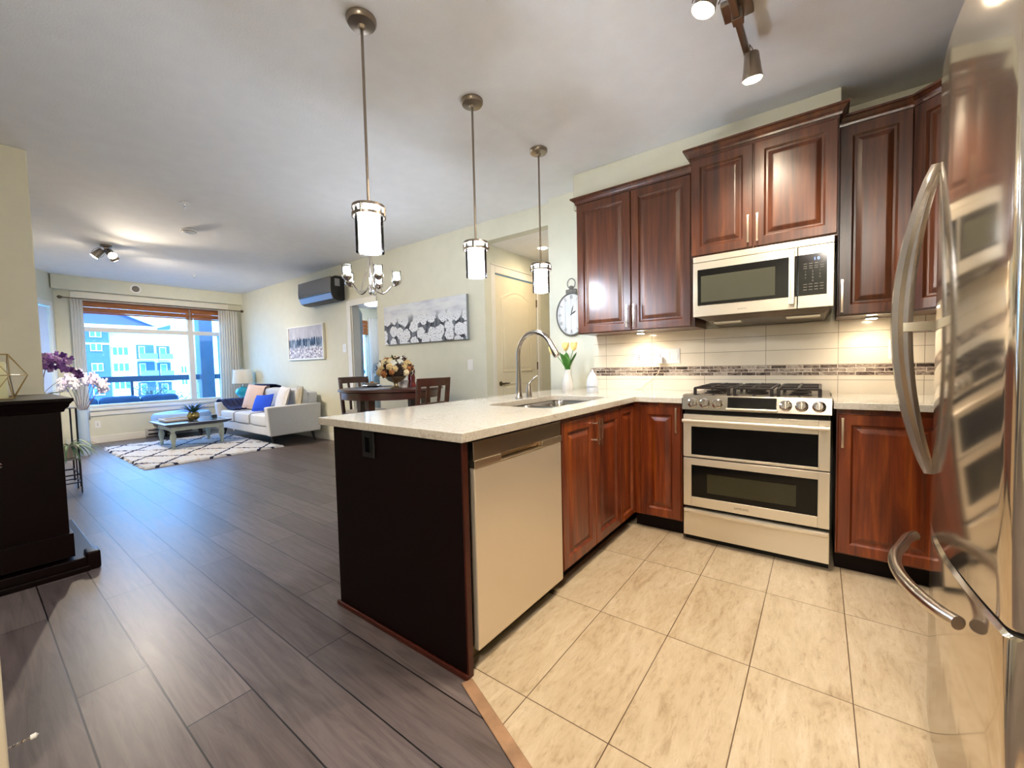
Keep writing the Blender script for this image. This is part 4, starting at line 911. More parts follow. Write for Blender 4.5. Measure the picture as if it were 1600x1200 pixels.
for a, l in ((0.2, 0.24), (0.7, 0.26), (1.2, 0.22)): mb.leaf((-6.42, 0.49, 0.98), (0.2, a, 0.35), l, 0.012, 0.5)
mb.build('sprig', mat('dry_stem', (150, 110, 90), 0.6), t, smooth=True)
PUR = [mat('orchid_purple', (142, 92, 168), 0.6, noise=0.2, nscale=30), mat('orchid_violet', (96, 52, 128), 0.6, noise=0.2), mat('orchid_pale', (196, 160, 210), 0.6)]
stems = [[(-6.42, 0.49, 0.95), (-6.43, 0.50, 1.15), (-6.42, 0.53, 1.30), (-6.40, 0.60, 1.35), (-6.38, 0.68, 1.28), (-6.36, 0.74, 1.19)],
         [(-6.42, 0.48, 0.95), (-6.40, 0.48, 1.12), (-6.37, 0.50, 1.27), (-6.35, 0.55, 1.32), (-6.33, 0.62, 1.26)]]
mb = MB(); [mb.tube(s_, 0.004, 6) for s_ in stems]; mb.build('stem', mat('dry_stem', (150, 110, 90)), t, smooth=True)
rnd = random.Random(5)
for i in range(62):
    s_ = stems[i % 2]; q = rnd.uniform(2.0, len(s_)-1.01); j = int(q); c = Vector(s_[j]).lerp(Vector(s_[j+1]), q-j)+Vector((rnd.uniform(-.07, .07), rnd.uniform(-.045, .045), rnd.uniform(-.065, .06)))
    mb = MB(); tilt = Matrix.Rotation(rnd.uniform(-0.8, 0.8), 4, 'Z') @ Matrix.Rotation(rnd.uniform(-0.5, 0.5), 4, 'Y')
    for k_ in range(5):
        a = 2*PI*k_/5+rnd.random(); M_ = tilt @ Matrix.Rotation(a, 4, 'X'); mb.ball(c+M_ @ Vector((0, 0, 0.014)), (0.005, 0.013, 0.020), 8, 6, M=M_)
    mb.build('blossom', PUR[i % 3], t, smooth=True)
t = thing('spider_plant', 'potted spider plant trailing from the low metal stand', 'houseplant', (-5.98, 0.55, 0.346))
MB().lathe([(0.0, 0.0), (0.045, 0.0), (0.052, 0.10), (0.046, 0.125), (0.040, 0.12), (0.0, 0.11)], (-5.98, 0.600, 0.347), 20).build('pot', mat('bisque_pot', (206, 188, 176), 0.6), t, smooth=True)
rnd = random.Random(9); SPL_ = [mat('spider_leaf', (96, 130, 96), 0.5, noise=0.2), mat('spider_leaf_pale', (150, 170, 120), 0.5)]
for i in range(26):
    a = rnd.uniform(-0.6, 3.0); mb = MB(); mb.leaf((-5.98, 0.600, 0.46), (math.cos(a), math.sin(a), rnd.uniform(0.4, 1.2)), rnd.uniform(0.22, 0.36), 0.016, rnd.uniform(1.6, 2.6), 8); mb.build('leaf', SPL_[i % 2], t, smooth=True)
t = thing('floor_vase', 'tall frosted glass floor vase with pale feathery flowers by the window', 'vase', (-8.5, 1.01, 0))
vx, vy = -8.5, 1.01
MB().lathe([(0.0, 0.0), (0.060, 0.0), (0.064, 0.02), (0.050, 0.60), (0.058, 0.66), (0.054, 0.66), (0.046, 0.60), (0.058, 0.03), (0.0, 0.02)], (vx, vy, 0.0), 28).build('vase_body', VASEGL, t, smooth=True)
mb = MB(); rnd = random.Random(3); tips = []
for i in range(9):
    a = -0.9+i*0.26; tip = Vector((vx+rnd.uniform(-.1, .1), vy+0.24*math.sin(a)+0.02, 0.98+0.16*math.cos(a*1.3)+rnd.uniform(-.04, .06))); tips.append(tip)
    mb.tube([(vx, vy, 0.12), (vx, vy+0.02*math.sin(a), 0.62), Vector((vx, vy, 0.62)).lerp(tip, 0.6), tip], 0.0035, 5)
mb.build('stems', mat('plum_stem', (92, 76, 96), 0.6), t, smooth=True)
for i, tip in enumerate(tips):
    mb = MB(); mb.ball(tip+Vector((0, 0, -0.03)), (0.036, 0.038, 0.085), 12, 8)
    for q in range(44):
        r_ = Vector((max(-.045, min(.045, rnd.gauss(0, .026))), max(-.047, min(.047, rnd.gauss(0, .028))), max(-.11, min(.06, rnd.gauss(-.03, .05))))); mb.ball(tip+r_, (0.013, 0.015, 0.022), 6, 4)
    mb.build('feather_bloom', mat('lilac_bloom', (206, 196, 222), 0.8) if i % 2 else mat('white_bloom', (226, 222, 232), 0.8), t, smooth=True)
t = wall_plate('outlet', 'white outlet low on the wall under the window', 'outlet', 0, 0.075, 0, 0.12, 0, ['o'])
t.location = (XW+0.001, 1.33, 0.32); t.rotation_euler = (0, 0, PI/2)

# ================================================================ WINDOW DRESSING
rodx = XW+0.14
t = thing('curtain_rod', 'thin bronze curtain rod across the living room window', 'curtain rod', (rodx, 2.25, 2.41))
MB().tube([(rodx, 1.02, 2.41), (rodx, 3.52, 2.41)], 0.009, 10).build('rod', BRNZ, t, smooth=True)
for y, s_ in ((1.02, -1), (3.52, 1)): MB().lathe([(0.009, 0), (0.016, 0.01), (0.026, 0.035), (0.022, 0.055), (0.0, 0.068)], (rodx, y, 2.41), 14, 'y').build('finial', BRNZ, t, smooth=True) if s_ > 0 else MB().lathe([(0.0, -0.068), (0.022, -0.055), (0.026, -0.035), (0.016, -0.01), (0.009, 0)], (rodx, y, 2.41), 14, 'y').build('finial', BRNZ, t, smooth=True)
for y in (1.10, 3.44): MB().tube([(XW+0.001, y, 2.42), (XW+0.10, y, 2.42), (rodx, y, 2.397)], 0.006, 8).build('bracket', BRNZ, t, smooth=True)
def curtain(lb, y0, y1, z0, amp, waves, flare=0.0, x=None, top=2.392):
    x = x or rodx; mb = MB(); n_ = 90; cols = []
    for j in range(15):
        q = j/14; z = top-(top-z0)*q; L = []
        for i in range(n_+1):
            u = i/n_; ph = 2*PI*waves*u; y = y0+(y1-y0)*u + flare*q*(1-u) ; L.append((x+amp*(0.6+0.4*q)*math.sin(ph)+0.006*math.sin(3*ph+q*4), y, z+(0.012*math.cos(ph) if j == 0 else 0)))
        cols.append(L)
    mb.loft(cols, False, False, closed=False)
    o = mb.build('curtain', CURT, org=(x, (y0+y1)/2, z0), smooth=True, solid=0.002); tag(o, lb, 'curtain'); return o
curtain('narrow gathered white curtain at the left side of the large window', 1.095, 1.235, 0.42, 0.022, 4)
curtain('full gathered white curtain hanging behind the turquoise lamp', 3.13, 3.47, 0.25, 0.028, 8, -0.04)
t = thing('bamboo_blind', 'brown woven bamboo blind rolled up at the top of the window', 'blind', (XW+0.05, 2.2, 2.2))
for a, b in ((1.215, 2.68), (2.70, 3.25)):
    mb = MB(); n_ = 7
    for i in range(n_): z = 2.372-0.027*i; mb.box(XW+0.022+0.006*(i % 3), a, z-0.026, XW+0.036+0.008*(i % 3), b, z)
    mb.build('shade_fold', BAMBOO, t, bevel=0.003)
MB().box(XW+0.026, 1.21, 2.372, XW+0.056, 3.26, 2.394).build('headrail', mat('blind_rail', (98, 56, 30), 0.5), t, bevel=0.002)
t = thing('baseboard_heater', 'white electric baseboard heater under the window behind the ottoman', 'heater', (XW+0.04, 2.28, 0.02))
MB().box(XW+0.016, 1.93, 0.03, XW+0.075, 2.64, 0.165).build('casing', mat('heater_enamel', (196, 190, 182), 0.4), t, bevel=0.004)
MB().box(XW+0.0752, 1.96, 0.045, XW+0.077, 2.61, 0.075).box(XW+0.0752, 1.96, 0.12, XW+0.077, 2.61, 0.14).build('grille_slot', DKM, t)

# ================================================================ SOFA GROUP
SX0, SX1, SYF = -8.72, -6.58, 2.72
t = thing('sofa', 'light grey fabric three-seat sofa under the streaked painting', 'sofa', (-7.65, 3.1, 0))
for x0, x1 in ((SX0, SX0+0.12), (SX1-0.12, SX1)):
    mb = MB(); mb.loft([[(x0, SYF-0.005, 0.17), (x1, SYF-0.005, 0.17), (x1, 3.50, 0.17), (x0, 3.50, 0.17)], [(x0, SYF-0.035, 0.615), (x1, SYF-0.035, 0.615), (x1, 3.52, 0.625), (x0, 3.52, 0.625)]]); mb.build('arm', FABS, t, bevel=0.022, seg=3)
MB().box(SX0+0.12, SYF+0.02, 0.17, SX1-0.12, 3.45, 0.305).build('seat_base', FABS, t, bevel=0.012)
mb = MB(); mb.loft([[(SX0+0.12, 3.30, 0.30), (SX1-0.12, 3.30, 0.30), (SX1-0.12, 3.50, 0.30), (SX0+0.12, 3.50, 0.30)], [(SX0+0.12, 3.38, 0.80), (SX1-0.12, 3.38, 0.80), (SX1-0.12, 3.53, 0.80), (SX0+0.12, 3.53, 0.80)]]); mb.build('backrest', FABS, t, bevel=0.03, seg=3)
PIPE = mat('piping_grey', (96, 98, 116), 0.8)
cw = (SX1-SX0-0.25)/3
def soft(name, x0, y0, z0, x1, y1, z1, m_, parent, lean=0, pw=0.32):
    c = ((x0+x1)/2, (y0+y1)/2, (z0+z1)/2); return MB().ball(c, ((x1-x0)/2, (y1-y0)/2, (z1-z0)/2), 36, 20, pw, Matrix.Rotation(lean, 4, 'X')).build(name, m_, parent, smooth=True)
for i in range(3):
    x0 = SX0+0.125+cw*i; b = soft('seat_cushion', x0+0.003, SYF, 0.30, x0+cw-0.003, 3.32, 0.485, FABS, t, pw=0.22)
    MB().tube([(x0+cw-0.003, SYF+0.004, 0.33), (x0+cw-0.003, SYF+0.004, 0.45), (x0+cw-0.003, SYF+0.04, 0.484), (x0+cw-0.003, 3.25, 0.486)], 0.005, 6).build('piping', PIPE, b, smooth=True)
    soft('back_cushion', x0+0.006, 3.20, 0.48, x0+cw-0.006, 3.40, 0.86, FABS, t, 0.14, 0.30)
for x, y, dx, dy in ((SX0+0.10, SYF+0.10, -0.03, -0.03), (SX1-0.26, SYF+0.12, 0.02, 0.02), (SX0+0.10, 3.42, -0.03, 0.03), (SX1-0.10, 3.40, 0.02, 0.03)):
    MB().tube([(x, y, 0.172), (x+dx, y+dy, 0.0)], [0.024, 0.012], 12).build('leg', mat('sofa_leg', (28, 20, 24), 0.4), t, smooth=True)
def pillow(lb, cx, cy, cz, w_, h_, d_, m_, yaw_=0.0, lean=-0.35, rollz=0.0, group='throw pillows on the sofa'):
    M_ = Matrix.Translation((cx, cy, cz)) @ Matrix.Rotation(yaw_, 4, 'Z') @ Matrix.Rotation(lean, 4, 'X') @ Matrix.Rotation(rollz, 4, 'Y')
    mb = MB(M_); n_ = 14; L1 = []
    for sgn in (1, -1):
        vs_ = []; fs = []
        for i in range(n_+1):
            for j in range(n_+1):
                u, v = i/n_*2-1, j/n_*2-1; th = (max(0, (1-u*u)*(1-v*v)))**0.42; pinch = 1-0.06*(1-abs(u*v)); vs_.append((u*w_/2*(1-0.07*(1-v*v)), sgn*d_/2*th, v*h_/2*(1-0.07*(1-u*u))))
        for i in range(n_):
            for j in range(n_): a = i*(n_+1)+j; fs.append((a, a+1, a+n_+2, a+n_+1))
        mb.add(vs_, fs)
    o = mb.build('throw_pillow', m_, org=(cx, cy, cz-h_/2), smooth=True); o.modifiers.new('w', 'WELD').merge_threshold = 0.0008
    tag(o, lb, 'pillow', group); return o
PPK = mat('blush_fabric', (214, 190, 180), 0.9, bump=0.3, bscale=300, noise=0.06); PGY = mat('grey_white_fabric', (206, 204, 206), 0.9, noise=0.08, nscale=40); PBG = mat('taupe_velvet', (172, 164, 146), 0.8, noise=0.12, nscale=14)
pillow('large blush pillow resting on the sofa next to the navy throw', -8.03, 3.10, 0.70, 0.46, 0.46, 0.15, PPK, 0.45, -0.30, 0.10)
pillow('bright royal blue pillow in the middle of the sofa', -7.50, 3.00, 0.625, 0.48, 0.30, 0.12, BLUE, 0.15, -0.40, -0.08)
pillow('pale grey square pillow right of the blue pillow', -7.00, 3.10, 0.70, 0.42, 0.42, 0.13, PGY, -0.10, -0.28, 0.06, 'pale pillows at the right of the sofa')
pillow('taupe velvet pillow near the right sofa arm', -6.76, 3.25, 0.74, 0.30, 0.34, 0.10, PBG, -0.2, -0.15, 0.0, 'pale pillows at the right of the sofa')
# navy throw draped over seat and left arm, and over the back
mb = MB(); rows = []; n_ = 26
path = [(-8.80, 2.93, 0.30), (-8.785, 2.93, 0.48), (-8.76, 2.93, 0.62), (-8.70, 2.94, 0.655), (-8.58, 2.95, 0.655), (-8.48, 2.96, 0.56), (-8.36, 2.97, 0.515), (-8.22, 2.98, 0.510), (-8.12, 3.0, 0.508)]
for k_, p in enumerate(path):
    wd = 0.40-0.02*k_; rows.append([(p[0]+0.010*math.sin(i*1.1+k_), p[1]-wd/2+wd*i/n_+0.02*k_*(i/n_-0.5), p[2]+0.014*math.sin(i*1.35+k_*0.5)+(0.0 if 0 < k_ else 0)) for i in range(n_+1)])
mb.loft(rows, False, False, closed=False)
o = mb.build('throw_blanket', NAVY, org=(-8.5, 2.95, 0.3), smooth=True, solid=0.014); tag(o, 'navy knit throw draped over the left sofa arm and seat', 'throw blanket', 'navy throws on the sofa')
mb = MB(); rows = []
for k_, (y, z) in enumerate(((3.17, 0.66), (3.16, 0.76), (3.19, 0.86), (3.27, 0.905), (3.38, 0.905), (3.50, 0.86), (3.56, 0.80), (3.563, 0.70))):
    rows.append([(-8.45+0.62*i/n_+0.01*math.sin(k_), y+0.008*math.sin(i*1.4), z+0.012*math.sin(i*1.2+k_*0.6)) for i in range(n_+1)])
mb.loft(rows, False, False, closed=False)
o = mb.build('throw_blanket', NAVY, org=(-8.2, 3.35, 0.7), smooth=True, solid=0.010); tag(o, 'navy patterned throw over the top of the sofa back', 'throw blanket', 'navy throws on the sofa')
# side table + lamp
t = thing('side_table', 'small pale side table between the sofa and the curtain', 'side table', (-9.2, 3.30, 0))
MB().lathe([(0.0, 0.565), (0.19, 0.565), (0.195, 0.575), (0.195, 0.585), (0.0, 0.587)], (-9.2, 3.30, 0), 32).build('table_top', TRIMW, t, smooth=True)
for q in range(3): a = q*2*PI/3+0.4; MB().tube([(-9.2+0.10*math.cos(a), 3.30+0.10*math.sin(a), 0.566), (-9.2+0.16*math.cos(a), 3.30+0.16*math.sin(a), 0.0)], 0.012, 8).build('leg', TRIMW, t, smooth=True)
t = thing('table_lamp', 'turquoise glass table lamp with cream drum shade beside the sofa', 'lamp', (-9.2, 3.34, 0.588)); c = (-9.2, 3.34, 0)
TEAL = mat('teal_glass', (20, 150, 176), 0.08, coat=1.0, noise=0.15, nscale=10)
MB().lathe([(0.0, 0.588), (0.05, 0.588), (0.052, 0.60), (0.03, 0.612), (0.03, 0.625)], c, 24).build('foot', CHROME, t, smooth=True)
MB().lathe([(0.03, 0.625), (0.09, 0.655), (0.135, 0.715), (0.142, 0.755), (0.125, 0.805), (0.07, 0.845), (0.022, 0.862), (0.0, 0.863)], c, 32, sx=0.9).build('glass_body', TEAL, t, smooth=True)
MB().lathe([(0.014, 0.862), (0.018, 0.875), (0.010, 0.895), (0.010, 0.95)], c, 12).build('neck', CHROME, t, smooth=True)
MB().lathe([(0.182, 0.925), (0.160, 1.195)], c, 40, caps=False).build('lamp_shade', SHADE, t, smooth=True)
MB().lathe([(0.0, 1.195), (0.012, 1.196), (0.008, 1.215), (0, 1.217)], c, 10).tube([(c[0]-0.158, c[1], 1.19), (c[0]+0.158, c[1], 1.19)], 0.002, 5).build('finial', CHROME, t, smooth=True)
# rug
k = NT('moroccan_rug', 0.95); X, Y, Z = k.xyz()
wob_ = k.math('MULTIPLY', k.noise(k.tc.outputs['Object'], 3.0, 2), 0.16)
dm1 = k.math('ABSOLUTE', k.math('SUBTRACT', k.math('FRACT', k.math('ADD', k.math('ADD', k.math('MULTIPLY', X, 1.35), k.math('MULTIPLY', Y, 1.75)), wob_)), 0.5))
dm2 = k.math('ABSOLUTE', k.math('SUBTRACT', k.math('FRACT', k.math('ADD', k.math('SUBTRACT', k.math('MULTIPLY', X, 1.35), k.math('MULTIPLY', Y, 1.75)), wob_)), 0.5))
ln = k.math('LESS_THAN', k.math('MINIMUM', dm1, dm2), 0.040)
pile = k.noise(k.tc.outputs['Object'], 45, 4, 0.7)
k.color(k.mix(ln, k.ramp(k.noise(k.mapping(k.tc.outputs['Object'], (2, 9, 1)), 1.6, 4), [(0.35, (204, 210, 224)), (0.58, (204, 206, 214)), (0.75, (186, 166, 158))]), (26, 34, 72)))
k.bump(pile, 1.0, 0.02)
RUG = k.m
rx0, rx1, ry0, ry1 = -8.93, -6.52, 1.25, 2.88
mb = MB(); nx, ny = 120, 84; rnd = random.Random(2); G = []
for i in range(nx+1):
    for j in range(ny+1):
        e = i in (0, nx) or j in (0, ny); w_ = 0.012*math.sin(i*0.5)+0.008*math.sin(j*0.7)
        G.append((rx0+(rx1-rx0)*i/nx+(w_*0.6 if i in (0, nx) else 0), ry0+(ry1-ry0)*j/ny+(w_ if j in (0, ny) else 0), 0.003 if e else 0.026+rnd.uniform(-0.006, 0.006)))
mb.add(G, [(i*(ny+1)+j, (i+1)*(ny+1)+j, (i+1)*(ny+1)+j+1, i*(ny+1)+j+1) for i in range(nx) for j in range(ny)])
o = mb.build('area_rug', RUG, org=(-7.7, 2.05, 0.0), smooth=False); tag(o, 'shaggy cream rug with dark diamond lines under the coffee table', 'rug')
# coffee table
t = thing('coffee_table', 'painted coffee table with turned legs and dark tray top', 'coffee table', (-7.98, 2.13, 0.026))
PG = mat('sage_paint', (176, 184, 170), 0.5, noise=0.08, nscale=12); DTOP = mat('table_dark_wood', (46, 40, 44), 0.22, coat=0.4, noise=0.2)
tx0, tx1, ty0, ty1 = -8.42, -7.58, 1.72, 2.56; tz = 0.405
MB().box(tx0+0.09, ty0+0.09, tz-0.11, tx1-0.09, ty1-0.09, tz-0.045).build('apron', PG, t, bevel=0.003)
L = []
for o_, z in ((-0.06, tz-0.048), (0.0, tz-0.012), (0.006, tz), (-0.004, tz+0.002), (-0.04, tz-0.006)): L.append([(tx0-o_, ty0-o_, z), (tx1+o_, ty0-o_, z), (tx1+o_, ty1+o_, z), (tx0-o_, ty1+o_, z)])
MB().loft(L).build('tray_rim', mat('rim_dark', (54, 50, 60), 0.3, coat=0.3), t, smooth=False)
MB().box(tx0+0.045, ty0+0.045, tz-0.004, tx1-0.045, ty1-0.045, tz+0.001).build('table_top', DTOP, t)
mb = MB(); s_ = 0.03
for a, b, c_, d in ((tx0, ty0, tx1, ty0+s_), (tx0, ty1-s_, tx1, ty1), (tx0, ty0+s_, tx0+s_, ty1-s_), (tx1-s_, ty0+s_, tx1, ty1-s_)): mb.box(a, b, tz-0.002, c_, d, tz+0.006)
mb.build('rim_cap', mat('rim_pale', (176, 190, 204), 0.3), t, bevel=0.002)
for x in (tx0+0.12, tx1-0.12):
    for y in (ty0+0.11, ty1-0.11):
        MB().lathe([(0.0, 0.0), (0.016, 0.0), (0.024, 0.02), (0.018, 0.045), (0.026, 0.06), (0.022, 0.075), (0.032, 0.13), (0.040, 0.18), (0.030, 0.225), (0.020, 0.24), (0.034, 0.262), (0.034, 0.285), (0.030, 0.335), (0, 0.336)], (x, y, 0.030), 18).build('leg', PG, t, smooth=True)
t = thing('tray', 'dark wooden serving tray on the left half of the coffee table', 'tray', (-8.22, 1.98, tz+0.007))
MB().box(-8.36, 1.83, tz+0.007, -8.02, 2.18, tz+0.018).build('base', mat('walnut', (70, 40, 30), 0.4, noise=0.3), t, bevel=0.003)
mb = MB()
for a, b, c_, d in ((-8.37, 1.82, -8.01, 1.835), (-8.37, 2.175, -8.01, 2.19), (-8.37, 1.835, -8.355, 2.175), (-8.025, 1.835, -8.01, 2.175)): mb.box(a, b, tz+0.0075, c_, d, tz+0.04)
mb.build('rim', mat('tray_rim', (206, 202, 198), 0.4), t, bevel=0.002)
t = thing('bowl_vase', 'round gold glass bowl of blue wispy flowers on the coffee table', 'vase', (-7.95, 2.16, tz+0.007)); bc = (-7.95, 2.16, tz+0.006)
MB().lathe([(0.0, 0.0), (0.045, 0.0), (0.075, 0.03), (0.083, 0.065), (0.072, 0.11), (0.058, 0.128), (0.053, 0.126), (0.066, 0.105), (0.0, 0.10)], bc, 26).build('bowl', mat('gold_glass', (168, 150, 92), 0.15, 0.6), t, smooth=True)
rnd = random.Random(12)
for i in range(80):
    a = rnd.uniform(0, 2*PI); mb = MB(); up_ = rnd.uniform(0.35, 1.6); ln_ = rnd.uniform(0.20, 0.34 if up_ < 0.9 else 0.22); mb.leaf((bc[0], bc[1], tz+0.12), (math.cos(a), math.sin(a), up_), ln_, 0.022 if i % 3 else 0.030, 0.5, 5)
    mb.build('flower_spray' if i % 3 else 'leaf', mat('spray_blue', (120, 160, 236), 0.6) if i % 3 else GREEND, t, smooth=True)
t = thing('votive_candle', 'small dark square candle holder at the far right of the coffee table', 'candle', (-7.90, 2.42, tz+0.007))
MB().box(-7.935, 2.385, tz+0.007, -7.865, 2.455, tz+0.065).build('holder', mat('smoky_block', (60, 66, 62), 0.3), t, bevel=0.006)
MB().cyl((-7.90, 2.42, 0), 0.024, tz+0.066, tz+0.071, 16).build('wax', CERAM, t)
# ottoman
t = thing('ottoman', 'pale blue round ottoman with dark legs under the window', 'ottoman', (-9.30, 2.36, 0))
MB().lathe([(0.0, 0.27), (0.40, 0.27), (0.425, 0.29), (0.43, 0.40), (0.40, 0.445), (0.30, 0.462), (0.0, 0.468)], (-9.30, 2.36, 0), 44).build('cushion', mat('powder_blue', (150, 178, 216), 0.85, noise=0.05), t, smooth=True)
MB().lathe([(0.0, 0.235), (0.40, 0.235), (0.405, 0.24), (0.405, 0.27), (0, 0.271)], (-9.30, 2.36, 0), 44).build('base_ring', mat('ottoman_base', (84, 50, 36), 0.4), t, smooth=True)
for q in range(4): a = q*PI/2+0.5; MB().tube([(-9.30+0.30*math.cos(a), 2.36+0.33*math.sin(a), 0.236), (-9.30+0.35*math.cos(a), 2.36+0.38*math.sin(a), 0)], [0.024, 0.016], 10).build('leg', mat('sofa_leg', (28, 20, 24)), t, smooth=True)

# ================================================================ WALL: AC, PAINTINGS
t = thing('air_conditioner', 'grey wall-mounted split air conditioner high on the sofa wall', 'air conditioner', (-6.33, YW-0.11, 2.21))
prof = [(3.578, 2.225), (3.578, 2.575), (3.44, 2.575), (3.372, 2.545), (3.357, 2.40), (3.362, 2.300), (3.395, 2.225), (3.45, 2.205), (3.54, 2.205)]
MB().loft([[(x, y, z) for y, z in prof] for x in (-6.825, -5.85)]).build('housing', mat('ac_black', (22, 22, 26), 0.4), t, bevel=0.006)
MB().loft([[(x, y, z) for y, z in ((3.352, 2.555), (3.366, 2.560), (3.366, 2.318), (3.350, 2.315), (3.345, 2.40))] for x in (-6.83, -5.855)]).build('front_panel', mat('ac_silver', (128, 126, 122), 0.22, 0.85), t, bevel=0.004)
MB().loft([[(x, y, z) for y, z in ((3.354, 2.308), (3.37, 2.308), (3.402, 2.232), (3.385, 2.226))] for x in (-6.82, -5.86)]).build('air_flap', mat('ac_flap', (128, 136, 156), 0.4, 0.2), t, bevel=0.003)
MB().box(-5.8495, 3.42, 2.42, -5.848, 3.50, 2.53).build('sticker', mat('sticker_grey', (150, 150, 152)), t)
MB().lathe([(0.045, 0.0), (0.04, 0.003), (0.0, 0.003)], (-5.8495, 3.47, 2.30), 20, 'x').build('side_cap', BLACKM, t, smooth=True)
# floral painting
k = NT('blossom_painting', 0.7)
obj_ = k.tc.outputs['Object']; X, Y, Z = k.xyz()
def vor(scale, feat='F1', vec=None, rnd_=0.8):
    x = k.n('ShaderNodeTexVoronoi', feature=feat); k.l(vec or obj_, x.inputs['Vector']); x.inputs['Scale'].default_value = scale; x.inputs['Randomness'].default_value = rnd_; return x
cxz = k.n('ShaderNodeCombineXYZ'); k.l(X, cxz.inputs[0]); k.l(Z, cxz.inputs[1])
dsn = k.n('ShaderNodeTexNoise'); k.l(cxz.outputs[0], dsn.inputs['Vector']); dsn.inputs['Scale'].default_value = 9
dsv = k.n('ShaderNodeVectorMath', operation='MULTIPLY_ADD'); k.l(dsn.outputs['Color'], dsv.inputs[0]); dsv.inputs[1].default_value = (0.09, 0.09, 0); k.l(cxz.outputs[0], dsv.inputs[2])
v_ = vor(6.6, vec=dsv.outputs[0]); v_.voronoi_dimensions = '2D'
pet = vor(60, vec=cxz.outputs[0]); pet.voronoi_dimensions = '2D'
dist = v_.outputs['Distance']; flower = k.math('LESS_THAN', k.math('ADD', dist, k.math('MULTIPLY', k.noise(obj_, 40, 3), 0.22)), 0.62)
petc = k.ramp(pet.outputs['Distance'], [(0.1, (240, 242, 246)), (0.55, (214, 218, 224)), (0.8, (126, 132, 142))])
gap = k.ramp(k.noise(k.mapping(obj_, (3, 1, 1)), 5, 4), [(0.4, (38, 44, 54)), (0.6, (110, 116, 126))])
low = k.mix(flower, gap, petc)
mist = k.ramp(k.noise(k.mapping(obj_, (2.0, 1, 9)), 1.4, 5), [(0.35, (186, 188, 198)), (0.5, (208, 211, 214)), (0.7, (222, 224, 222))])
hgt = k.n('ShaderNodeMapRange'); k.l(k.math('ADD', Z, k.math('MULTIPLY', k.noise(obj_, 6, 3), 0.16)), hgt.inputs[0]); hgt.inputs['From Min'].default_value = 0.33; hgt.inputs['From Max'].default_value = 0.47
k.color(k.mix(hgt.outputs[0], low, mist)); k.bump(pet.outputs['Distance'], 0.3, 0.003); PAINT2 = k.m
t = thing('painting', 'wide canvas of white blossoms on grey above the dining table', 'painting', (-4.06, YW-0.02, 1.48))
MB().box(-4.84, YW-0.042, 1.480, -3.285, YW-0.002, 2.005).build('stretcher', mat('canvas_side', (140, 144, 146), 0.7), t, bevel=0.002)
MB().box(-4.838, YW-0.0445, 1.482, -3.287, YW-0.0425, 2.003).build('canvas', PAINT2, t, org=None)
for o in bpy.data.objects:
    if o.name == 'canvas': pass
k = NT('streak_painting', 0.7); obj_ = k.tc.outputs['Object']; X, Y, Z = k.xyz()
stv = k.noise(k.mapping(obj_, (16, 1, 1.6)), 1.5, 4, 0.6); zz = k.math('ADD', Z, k.math('MULTIPLY', k.math('SUBTRACT', stv, 0.5), 0.25))
m1 = k.math('MULTIPLY', k.math('GREATER_THAN', zz, 0.22), k.math('LESS_THAN', zz, 0.36))
streak = k.ramp(stv, [(0.42, (18, 28, 46)), (0.52, (60, 84, 110)), (0.62, (176, 184, 192))])
topc = k.ramp(k.noise(k.mapping(obj_, (7, 1, 2)), 2, 3), [(0.3, (176, 174, 180)), (0.7, (206, 202, 206))])
botc = k.ramp(k.noise(k.mapping(obj_, (1.2, 1, 1)), 26, 4), [(0.38, (112, 96, 110)), (0.5, (182, 180, 190)), (0.62, (232, 230, 232))])
k.color(k.mix(m1, k.mix(k.math('GREATER_THAN', zz, 0.30), botc, topc), streak)); PAINT1 = k.m
t = thing('painting', 'white-framed abstract painting of dark vertical streaks above the sofa', 'painting', (-7.07, YW-0.02, 1.336))
MB().box(-7.665, YW-0.030, 1.352, -6.485, YW-0.004, 1.905).build('canvas', PAINT1, t)
mb = MB(); fr = 0.024; x0, x1, z0, z1 = -7.68, -6.47, 1.336, 1.921
mb.box(x0, YW-0.042, z0, x1, YW-0.002, z0+fr).box(x0, YW-0.042, z1-fr, x1, YW-0.002, z1).box(x0, YW-0.042, z0+fr, x0+fr, YW-0.002, z1-fr).box(x1-fr, YW-0.042, z0+fr, x1, YW-0.002, z1-fr)
mb.build('frame', mat('ivory_frame', (232, 226, 206), 0.4), t, bevel=0.003)

# ================================================================ DINING
TC = (-3.80, 2.85); TZ = 0.95; TR = 0.56
t = thing('dining_table', 'round dark wood counter-height dining table', 'dining table', (TC[0], TC[1], 0))
MB().lathe([(0.0, TZ-0.032), (TR-0.02, TZ-0.032), (TR, TZ-0.024), (TR, TZ-0.004), (TR-0.006, TZ), (0, TZ)], (*TC, 0), 64).build('table_top', DINW, t, smooth=True)
MB().lathe([(TR-0.055, TZ-0.105), (TR-0.035, TZ-0.105), (TR-0.035, TZ-0.032), (TR-0.055, TZ-0.032)], (*TC, 0), 64, caps=False).build('apron', DINW, t, smooth=True)
for q in range(4): a = q*PI/2+0.35; x, y = TC[0]+0.41*math.cos(a), TC[1]+0.41*math.sin(a); MB().loft([[(x-s_, y-s_, z), (x+s_, y-s_, z), (x+s_, y+s_, z), (x-s_, y+s_, z)] for s_, z in ((0.026, 0.0), (0.038, TZ-0.03))]).build('leg', DINW, t, bevel=0.003)
